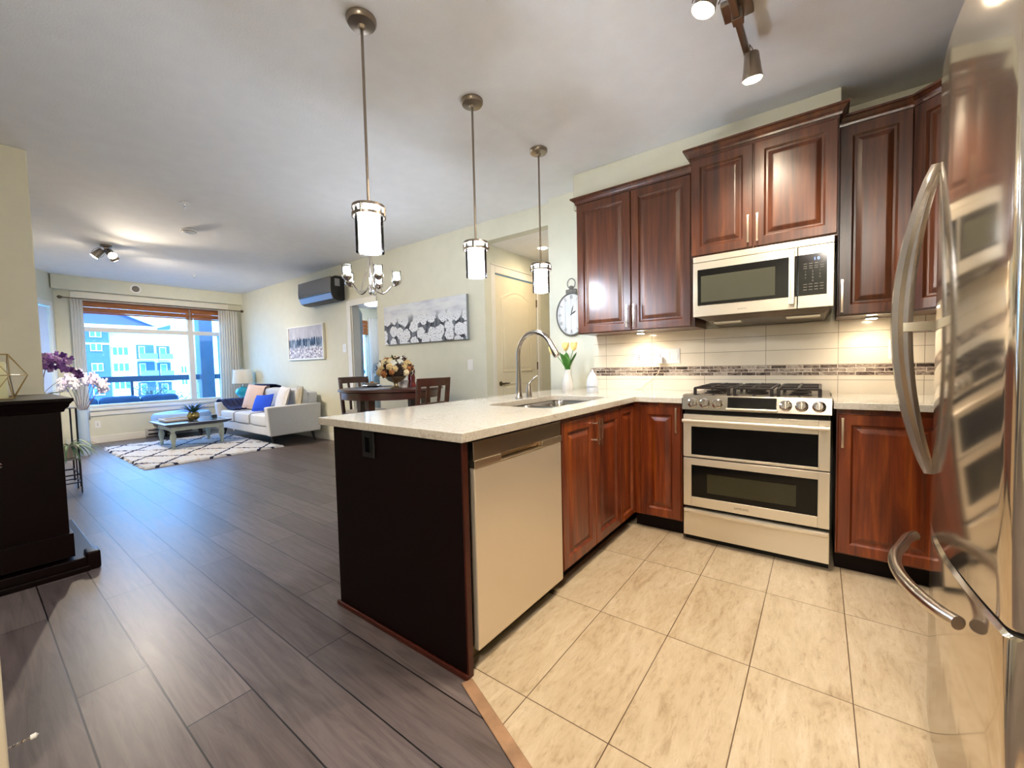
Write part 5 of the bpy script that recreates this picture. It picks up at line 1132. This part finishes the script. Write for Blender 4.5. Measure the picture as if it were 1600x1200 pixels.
def dining_chair(loc, rz, lb):
    """local +X is the way the chair faces; back at -X"""
    t = bpy.data.objects.new('dining_chair', None); COL.objects.link(t); t.location = loc; t.rotation_euler = (0, 0, rz); t['_o'] = (0, 0, 0); tag(t, lb, 'chair', 'dark chairs at the round table')
    sw = 0.205
    MB().box(-0.19, -sw, 0.60, 0.21, sw, 0.625).build('seat_frame', DINW, t, bevel=0.004)
    MB().ball((0.015, 0, 0.638), (0.20, sw-0.01, 0.026), 28, 10, 0.35).build('seat', mat('cream_seat', (206, 198, 186), 0.7, noise=0.04), t, smooth=True)
    for y in (-sw+0.02, sw-0.02):
        MB().loft([[(x-0.017, y-0.018, z), (x+0.017, y-0.018, z), (x+0.017, y+0.018, z), (x-0.017, y+0.018, z)] for x, z in ((-0.205, 0.0), (-0.18, 0.60), (-0.235, 1.035))]).build('back_post', DINW, t, bevel=0.003)
        MB().loft([[(0.17-s_, y-s_, z), (0.17+s_, y-s_, z), (0.17+s_, y+s_, z), (0.17-s_, y+s_, z)] for s_, z in ((0.015, 0.0), (0.019, 0.60))]).build('leg', DINW, t, bevel=0.003)
    L = []
    for i in range(9): y = -sw+2*sw*i/8; b = -0.018*math.sin(PI*i/8); L.append([(-0.243+b, y, 0.985), (-0.219+b, y, 0.985), (-0.228+b, y, 1.062), (-0.252+b, y, 1.062)])
    MB().loft(L).build('top_rail', DINW, t, bevel=0.003)
    MB().box(-0.217, -sw+0.03, 0.80, -0.197, sw-0.03, 0.828).build('mid_rail', DINW, t, bevel=0.003)
    for y in (-0.075, 0.075): MB().loft([[(x-0.007, y-0.014, z), (x+0.007, y-0.014, z), (x+0.007, y+0.014, z), (x-0.007, y+0.014, z)] for x, z in ((-0.194, 0.62), (-0.206, 0.82), (-0.236, 0.99))]).build('back_slat', DINW, t)
    MB().box(0.162, -sw+0.03, 0.22, 0.178, sw-0.03, 0.25).box(-0.19, -sw+0.012, 0.30, 0.16, -sw+0.028, 0.33).box(-0.19, sw-0.028, 0.30, 0.16, sw-0.012, 0.33).build('stretcher', DINW, t)
    return t
c1 = dining_chair((-2.74, 2.72, 0), PI, 'dark wood dining chair with its back in front of the table, under the switch')
c1.location = (-3.17, 2.68, 0)
copy_tree(c1, (-4.50, 2.97, 0), 'dark wood dining chair at the far sofa-side end of the table', 0.0)
# centrepiece
fc = (-3.55, 2.71)
def floral(x, y):
    t = thing('flower_bowl', 'silver footed bowl of cream and rust roses on the dining table', 'flower arrangement', (x, y, TZ+0.004))
    MB().lathe([(0.0, 0.0), (0.055, 0.0), (0.058, 0.008), (0.030, 0.02), (0.020, 0.045), (0.028, 0.06), (0.075, 0.08), (0.104, 0.112), (0.112, 0.132), (0.106, 0.132), (0.09, 0.108), (0.0, 0.09)], (x, y, TZ+0.003), 36).build('bowl', mat('antique_silver', (176, 160, 130), 0.18, 1.0), t, smooth=True)
    R1 = [mat('rose_cream', (226, 206, 160), 0.7, noise=0.12, nscale=40), mat('rose_rust', (150, 92, 44), 0.7, noise=0.2, nscale=40), mat('rose_gold', (206, 176, 120), 0.7, noise=0.2, nscale=40), mat('rose_white', (222, 220, 206), 0.7, noise=0.1, nscale=40), mat('berry_dark', (54, 22, 24), 0.5)]
    rnd = random.Random(21); c = Vector((x, y, TZ+0.19)); mb = MB(); mb.ball(c+Vector((0, 0, 0.0)), (0.145, 0.145, 0.10), 18, 10); mb.build('foliage_core', mat('foliage_dark', (48, 38, 24), 0.8, noise=0.4, nscale=30), t, smooth=True)
    for i in range(60):
        z = 1-(i+0.5)/60*1.32; r_ = math.sqrt(max(0, 1-z*z)); a = i*2.39996
        p = c+Vector((r_*math.cos(a)*0.168, r_*math.sin(a)*0.168, z*0.125)); big = i % 3 != 2; s_ = rnd.uniform(0.030, 0.042) if big else 0.017
        nrm = (p-c).normalized(); q = nrm.to_track_quat('Z', 'Y').to_matrix().to_4x4(); mb = MB(Matrix.Translation(p) @ q)
        if big:
            for lay, (n_, rr, tt) in enumerate(((5, 0.62, 0.5), (5, 0.40, 0.25), (3, 0.16, 0.05))):
                for j in range(n_):
                    aa = 2*PI*j/n_+lay*0.6; mb.ball((s_*rr*math.cos(aa), s_*rr*math.sin(aa), s_*0.18*lay), (s_*0.44, s_*0.44, s_*0.36), 7, 5)
            mb.build('rose', R1[[0, 2, 1, 3, 2][i % 5]], t, smooth=True)
        else:
            for j in range(7): mb.ball((rnd.gauss(0, s_), rnd.gauss(0, s_), rnd.uniform(0, s_*1.5)), 0.008, 6, 5)
            mb.build('berries', R1[4], t, smooth=True)
    for i in range(26):
        a = rnd.uniform(0, 2*PI); e = rnd.uniform(-0.15, 1.2); d = Vector((math.cos(a)*math.cos(e), math.sin(a)*math.cos(e), math.sin(e))); mb = MB(); mb.leaf(c+d*0.10, d, rnd.uniform(0.09, 0.13), 0.026, 0.3, 4); mb.build('leaf', mat('leaf_plum', (66, 34, 30), 0.6) if i % 2 else mat('leaf_olive', (86, 82, 42), 0.6), t, smooth=True)
floral(*fc)
RED = mat('red_lacquer', (120, 10, 16), 0.15, coat=0.8)
for x, y, lb in ((-3.70, 3.02, 'red pepper mill on the dining table, standing closer to the flowers'), (-3.625, 3.00, 'red pepper mill on the dining table, standing closer to the front chair')):
    t = thing('pepper_mill', lb, 'pepper mill', (x, y, TZ+0.001), 'red pepper mills')
    MB().lathe([(0.0, 0.0), (0.030, 0.0), (0.031, 0.02), (0.023, 0.06), (0.027, 0.10), (0.019, 0.135), (0.025, 0.150)], (x, y, TZ+0.001), 20).build('body', RED, t, smooth=True)
    MB().lathe([(0.025, 0.152), (0.027, 0.175), (0.018, 0.200), (0.008, 0.206), (0.009, 0.218), (0.0, 0.222)], (x, y, TZ+0.001), 20).build('cap', RED, t, smooth=True)
def placemat(x, y, rot, lb):
    mb = MB(Matrix.Translation((x, y, TZ+0.0008)) @ Matrix.Rotation(rot, 4, 'Z')); mb.prism(rrect(-0.15, -0.19, 0.15, 0.19, 0.05), 0, 0.003)
    o = mb.build('placemat', mat('slate_placemat', (96, 104, 122), 0.6, noise=0.2, nscale=60), org=(x, y, TZ)); tag(o, lb, 'placemat', 'slate blue placemats')
placemat(-4.13, 2.86, 0.05, 'slate placemat in front of the left dining chair'); placemat(-3.72, 2.52, 1.45, 'slate placemat at the camera side of the table under the flowers'); 
t = thing('plate', 'dark-rimmed plate holding a white bowl on the left placemat', 'plate', (-4.13, 2.82, TZ+0.005))
MB().lathe([(0.0, 0.0), (0.07, 0.0), (0.115, 0.012), (0.117, 0.015), (0.07, 0.005), (0.0, 0.004)], (-4.13, 2.82, TZ+0.0045), 32).build('dish', mat('dark_dish', (40, 46, 60), 0.2, coat=0.4), t, smooth=True)
t = thing('bowl', 'white bowl of pastries on the dark plate', 'bowl', (-4.13, 2.82, TZ+0.01))
MB().lathe([(0.0, 0.0), (0.045, 0.0), (0.085, 0.035), (0.082, 0.037), (0.045, 0.008), (0, 0.006)], (-4.13, 2.82, TZ+0.0105), 30).build('dish', CERAM, t, smooth=True)
for i, (a, b) in enumerate(((0.03, 0.0), (-0.02, 0.03), (-0.02, -0.03), (0.0, 0.0))):
    o = MB().ball((-4.13+a, 2.82+b, TZ+0.036+0.016*(i == 3)), (0.023, 0.023, 0.015), 14, 8).build('pastry', mat('pastry_brown', (176, 130, 84), 0.7, noise=0.2, nscale=60), org=(-4.13+a, 2.82+b, TZ+0.03), smooth=True)
    tag(o, 'small brown pastry in the white bowl', 'pastry', 'pastries in the bowl')
t = thing('teacup', 'small white patterned cup between the flowers and the pepper mills', 'cup', (-3.64, 2.88, TZ+0.001))
MB().lathe([(0.0, 0.0), (0.035, 0.0), (0.052, 0.05), (0.056, 0.075), (0.052, 0.075), (0.046, 0.045), (0.0, 0.01)], (-3.64, 2.88, TZ+0.001), 26).build('body', mat('cup_pattern', (214, 204, 196), 0.3, noise=0.4, nscale=30), t, smooth=True)
# chandelier
HC = Vector((-3.62, 2.50, 0))
t = thing('chandelier', 'five-arm chrome chandelier with glowing glass cups over the dining area', 'chandelier', (HC.x, HC.y, CZ))
MB().lathe([(0.06, CZ-0.0005), (0.06, CZ-0.018), (0.02, CZ-0.035), (0.0, CZ-0.036)], HC, 28).build('canopy', CHROME, t, smooth=True)
mb = MB(); mb.cyl(HC, 0.008, 2.10, CZ-0.03, 10)
mb.lathe([(0.0, 2.33), (0.022, 2.33), (0.028, 2.318), (0.010, 2.30)], HC, 20); mb.build('stem', CHROME, t, smooth=True)
mb = MB(); mb.lathe([(0.0, 1.90), (0.010, 1.905), (0.022, 1.925), (0.014, 1.95), (0.010, 2.0), (0.014, 2.10), (0.008, 2.13)], HC, 20); mb.build('hub', CHROME, t, smooth=True)
for q in range(5):
    a = q*2*PI/5+0.95; d = Vector((math.cos(a), math.sin(a), 0)); pts = []
    for i in range(11):
        s_ = i/10; pts.append(HC+d*(0.02+0.235*s_)+Vector((0, 0, 1.985-0.075*math.sin(PI*min(1, s_*1.25))**1+0.02*s_)))
    ar = MB().tube(pts, 0.007, 8).build('arm', CHROME, t, smooth=True)
    MB().tube([HC+d*0.012+Vector((0, 0, 2.32)), HC+d*0.03+Vector((0, 0, 2.16)), HC+d*0.09+Vector((0, 0, 2.02)), pts[4]], 0.004, 6).build('brace', CHROME, ar, smooth=True)
    c = pts[-1]
    MB().lathe([(0.0, 0.0), (0.020, 0.004), (0.044, 0.028), (0.047, 0.032), (0.047, 0.052), (0.043, 0.052)], c, 28).build('cup_holder', CHROME, ar, smooth=True)
    MB().lathe([(0.0, 0.034), (0.032, 0.034), (0.032, 0.128), (0.0, 0.130)], c, 24).build('inner_shade', GLOWC, ar, smooth=True)
    MB().lathe([(0.0425, 0.034), (0.0425, 0.148), (0.040, 0.148), (0.040, 0.034)], c, 28, caps=False).build('outer_glass', GLASS, ar, smooth=True)

# ================================================================ BEDROOM GLIMPSE
t = thing('ceiling_light', 'round lit ceiling light seen through the bedroom doorway', 'ceiling light', (-8.66, 6.0, CZ))
MB().lathe([(0.20, -0.0005), (0.20, -0.025), (0.19, -0.03)], (-8.66, 6.0, CZ), 32).build('base', WHITE, t, smooth=True)
MB().lathe([(0.185, -0.03), (0.16, -0.08), (0.09, -0.11), (0.0, -0.12)], (-8.66, 6.0, CZ), 32).build('diffuser', mat('bedroom_glow', (255, 255, 255), 0.4, emis=(236, 244, 255), es=30), t, smooth=True)
o = curtain('long white curtain beside the bedroom window seen through the doorway', 6.56, 7.05, 0.10, 0.03, 7, 0, XW+0.14, 2.50); o.name = 'curtain'
t = thing('bamboo_blind', 'brown bamboo blind on the bedroom window seen through the doorway', 'blind', (XW+0.05, 5.9, 2.05))
mb = MB()
for i in range(12): z = 2.44-0.032*i; mb.box(XW+0.022+0.006*(i % 3), 5.1, z-0.031, XW+0.036+0.008*(i % 3), 6.60, z)
mb.build('shade_fold', BAMBOO, t, bevel=0.003)
t = thing('nightstand', 'small white nightstand inside the bedroom doorway', 'nightstand', (-7.2, 5.05, 0))
MB().box(-7.45, 4.85, 0.10, -6.95, 5.25, 0.82).build('body', TRIMW, t, bevel=0.006)
for x in (-7.42, -6.98):
    for y in (4.88, 5.22): MB().box(x-0.02, y-0.02, 0, x+0.02, y+0.02, 0.10).build('leg', TRIMW, t)
t = thing('table_lamp', 'white table lamp with tapered shade inside the bedroom', 'lamp', (-7.18, 5.05, 0.82)); c = (-7.16, 5.05, 0)
MB().lathe([(0.0, 0.821), (0.07, 0.821), (0.10, 0.90), (0.085, 1.0), (0.03, 1.05), (0.012, 1.07), (0.01, 1.12)], c, 26).build('base', mat('mist_ceramic', (178, 192, 200), 0.3), t, smooth=True)
MB().lathe([(0.115, 1.06), (0.088, 1.26)], c, 30, caps=False).build('lamp_shade', sheer('white_shade', (225, 236, 245), 0.3), t, smooth=True)

# ================================================================ OUTSIDE
BALC = mat('balcony_concrete', (150, 150, 150), 0.8, noise=0.1)
struct(MB().box(-11.6, -1.0, -0.12, -9.95, 8.0, -0.02).build('floor_balcony', BALC))
t = thing('balcony_railing', 'dark metal balcony railing with glass panels outside the window', 'railing', (-11.3, 2.5, -0.02))
RAILM = mat('rail_metal', (44, 66, 90), 0.5, 0.3)
MB().box(-11.34, -1.0, 1.00, -11.26, 3.22, 1.115).box(-11.34, 3.52, 1.00, -11.26, 8.0, 1.115).build('top_rail', RAILM, t, bevel=0.004)
for y in (-0.9, 0.58, 2.07, 5.0, 6.5): MB().box(-11.33, y-0.02, -0.02, -11.27, y+0.02, 1.0).build('post', RAILM, t)
MB().box(-11.304, -0.9, 0.06, -11.296, 3.2, 0.93).build('glass_panel', WGLASS, t); MB().box(-11.304, 3.55, 0.06, -11.296, 8.0, 0.93).build('glass_panel', WGLASS, t)
COLM = mat('column_blue_grey', (60, 74, 94), 0.6, noise=0.08)
o = MB().box(-11.52, 3.24, -0.02, -11.20, 3.50, 3.2).build('column', COLM, org=(-11.4, 3.37, -0.02), bevel=0.02); tag(o, 'blue-grey square balcony column behind the right window pane', 'column')
t = thing('outdoor_sofa', 'blue cushioned outdoor bench on the balcony below the window glass', 'outdoor sofa', (-10.7, 1.9, -0.02))
OB = mat('outdoor_blue', (34, 60, 92), 0.8, noise=0.12)
MB().box(-11.1, 0.9, 0.12, -10.35, 2.75, 0.30).build('frame', DKM, t, bevel=0.006)
for x in (-11.05, -10.4):
    for y in (0.95, 2.7): MB().box(x-0.025, y-0.025, -0.02, x+0.025, y+0.025, 0.12).build('leg', DKM, t)
for i in range(3):
    soft('seat_cushion', -10.95, 0.92+0.61*i, 0.30, -10.38, 1.52+0.61*i, 0.44, OB, t); MB().ball((-11.02, 1.22+0.61*i, 0.53), (0.09, 0.30, 0.20), 26, 14, 0.35).build('back_cushion', OB, t, smooth=True)
# apartment building across the street
BW = mat('stucco_white', (232, 232, 226), 0.8, noise=0.03); BB_ = mat('panel_blue', (58, 84, 124), 0.7, noise=0.06); BP = mat('gable_mauve', (70, 72, 116), 0.7); WG = mat('far_window', (70, 110, 124), 0.2, coat=0.3); BT = mat('trim_bright', (235, 238, 238), 0.6)
t = thing('apartment_building', 'white and slate-blue apartment building with gabled roof across the street', 'building', (-38, 8, -9))
MB().box(-48, -6, -9, -35, 9.6, 4.05).build('wall', BW, t)
MB().box(-35.0, 3.9, -9, -34.7, 5.45, 4.05).build('blue_bay', BB_, t)
g = MB().prism([(-1.6, 4.15), (5.5, 5.12), (7.55, 4.16), (7.55, 4.02), (-1.6, 4.02)], -47, -34.6, 'x').build('gable', BP, t)
MB().prism([(-1.9, 4.25), (5.5, 5.30), (7.75, 4.22), (7.75, 4.12), (5.5, 5.12), (-1.9, 4.10)], -47.5, -34.3, 'x').build('roof', BT, t)
MB().prism([(7.65, 4.02), (8.45, 4.34), (8.45, 4.05), (7.65, 4.02-0.02)], -40, -34.6, 'x').build('small_gable', BB_, t)
MB().box(-34.75, -1.5, 3.95, -34.4, 7.7, 4.15).build('roof_band', BT, t)
def far_window(y0, y1, z0, z1, x=-34.68, parts=2):
    f = MB().box(x, y0, z0, x+0.05, y1, z1).build('window', BT, t); w_ = (y1-y0)/parts
    mb = MB()
    for i in range(parts): mb.box(x+0.05, y0+w_*i+0.03, z0+0.04, x+0.06, y0+w_*(i+1)-0.03, z1-0.04)
    mb.build('pane', WG, f)
for z in (3.38, 2.55, 1.35, -0.1): far_window(4.62, 5.12, z, z+0.48)
for z in (2.0, 0.9, -0.4):
    MB().box(-34.98, 6.72, z+0.02, -34.90, 7.58, z+1.0).build('balcony_recess', BB_, t)
    far_window(6.82, 7.12, z+0.15, z+0.9, -34.90, 1); MB().box(-34.85, 6.70, z, -34.1, 7.60, z+0.06).build('balcony_slab', BT, t)
    MB().box(-34.12, 6.72, z+0.06, -34.09, 7.58, z+0.42).build('balcony_glass', mat('balcony_glass', (96, 142, 156), 0.1, coat=0.4), t)
    MB().box(-34.98, 7.72, z+0.02, -34.90, 8.40, z+0.95).build('balcony_recess', BB_, t)
    far_window(7.85, 8.2, z+0.1, z+0.85, -34.90, 1); MB().box(-34.85, 7.70, z, -34.2, 8.42, z+0.06).build('balcony_slab', BT, t)
    MB().box(-34.22, 7.72, z+0.06, -34.19, 8.40, z+0.40).build('balcony_glass', MATS['balcony_glass'], t)
for z in (2.3, 1.3, 0.2): far_window(5.6, 6.35, z, z+0.55, -34.99, 3)
for z in (1.1, 0.3): far_window(8.95, 9.3, z, z+0.5, -34.99)
MB().box(-35.0, 3.85, 2.95, -34.66, 5.5, 3.05).build('string_course', BT, t)
t = thing('apartment_building', 'slate-blue building with white trim seen past the balcony column', 'building', (-34, 12.5, -9))
MB().box(-46, 10.55, -9, -34, 10.86, 3.9).build('corner_trim', BT, t); MB().box(-46, 10.86, -9, -34.02, 17, 3.7).build('wall', BB_, t)
MB().box(-46, 10.5, 3.7, -33.8, 17, 3.95).build('roof', BT, t)
for z in (2.3, 1.3, 0.3):
    for y in (11.0, 11.9, 12.8): far_window(y, y+0.5, z, z+0.6, -34.01)
def tree(lb, x, y, zb, h, r, seed):
    t = thing('street_tree', lb, 'tree', (x, y, zb), 'bare street trees outside')
    BK = mat('tree_bark', (50, 56, 60), 0.9)
    MB().tube([(x, y, zb), (x+0.1, y, zb+h*0.5), (x, y+0.05, zb+h*0.8)], [0.16, 0.10, 0.05], 8).build('trunk', BK, t, smooth=True)
    rnd = random.Random(seed); mb = MB(); c = Vector((x, y, zb+h*0.72))
    for i in range(150):
        d = Vector((rnd.gauss(0, 1), rnd.gauss(0, 1), rnd.gauss(0.25, 0.8))).normalized(); a = c+Vector((0, 0, rnd.uniform(-0.3, 0.2)*h*0.3)); p = a+d*r*rnd.uniform(0.3, 0.7); e = p+(d+Vector((rnd.uniform(-.6, .6), rnd.uniform(-.6, .6), rnd.uniform(-.2, .6)))).normalized()*r*0.4
        mb.tube([a+d*r*0.15, p, e], [0.022, 0.014, 0.005], 4)
    for i in range(900):
        d = Vector((rnd.gauss(0, 1), rnd.gauss(0, 1), rnd.gauss(0.1, 0.8))).normalized(); p = c+d*r*rnd.uniform(0.4, 1.05); u_ = Vector((rnd.gauss(0, 1), rnd.gauss(0, 1), rnd.gauss(0, 1))).normalized(); v_ = u_.cross(d).normalized(); s_ = rnd.uniform(0.03, 0.07)
        mb.quad(p-u_*s_, p-v_*s_*0.6, p+u_*s_, p+v_*s_*0.6)
    mb.build('crown', mat('pale_twigs', (60, 76, 72), 0.9, noise=0.3), t)
tree('bare pale tree in front of the white building, nearer the middle of the window', -27, 5.6, -9, 11.6, 1.35, 4)
tree('bare pale tree outside just left of the window mullion', -25, 6.15, -9, 11.3, 1.1, 8)
tree('bare pale tree low outside at the left of the window', -24, 4.4, -9, 10.6, 0.9, 15)
struct(MB().box(-60, -40, -9.2, -13, 60, -9.0).build('ground', mat('street_grey', (140, 142, 146), 0.9, noise=0.1)))
for o in bpy.data.objects:
    if '_o' in o: del o['_o']
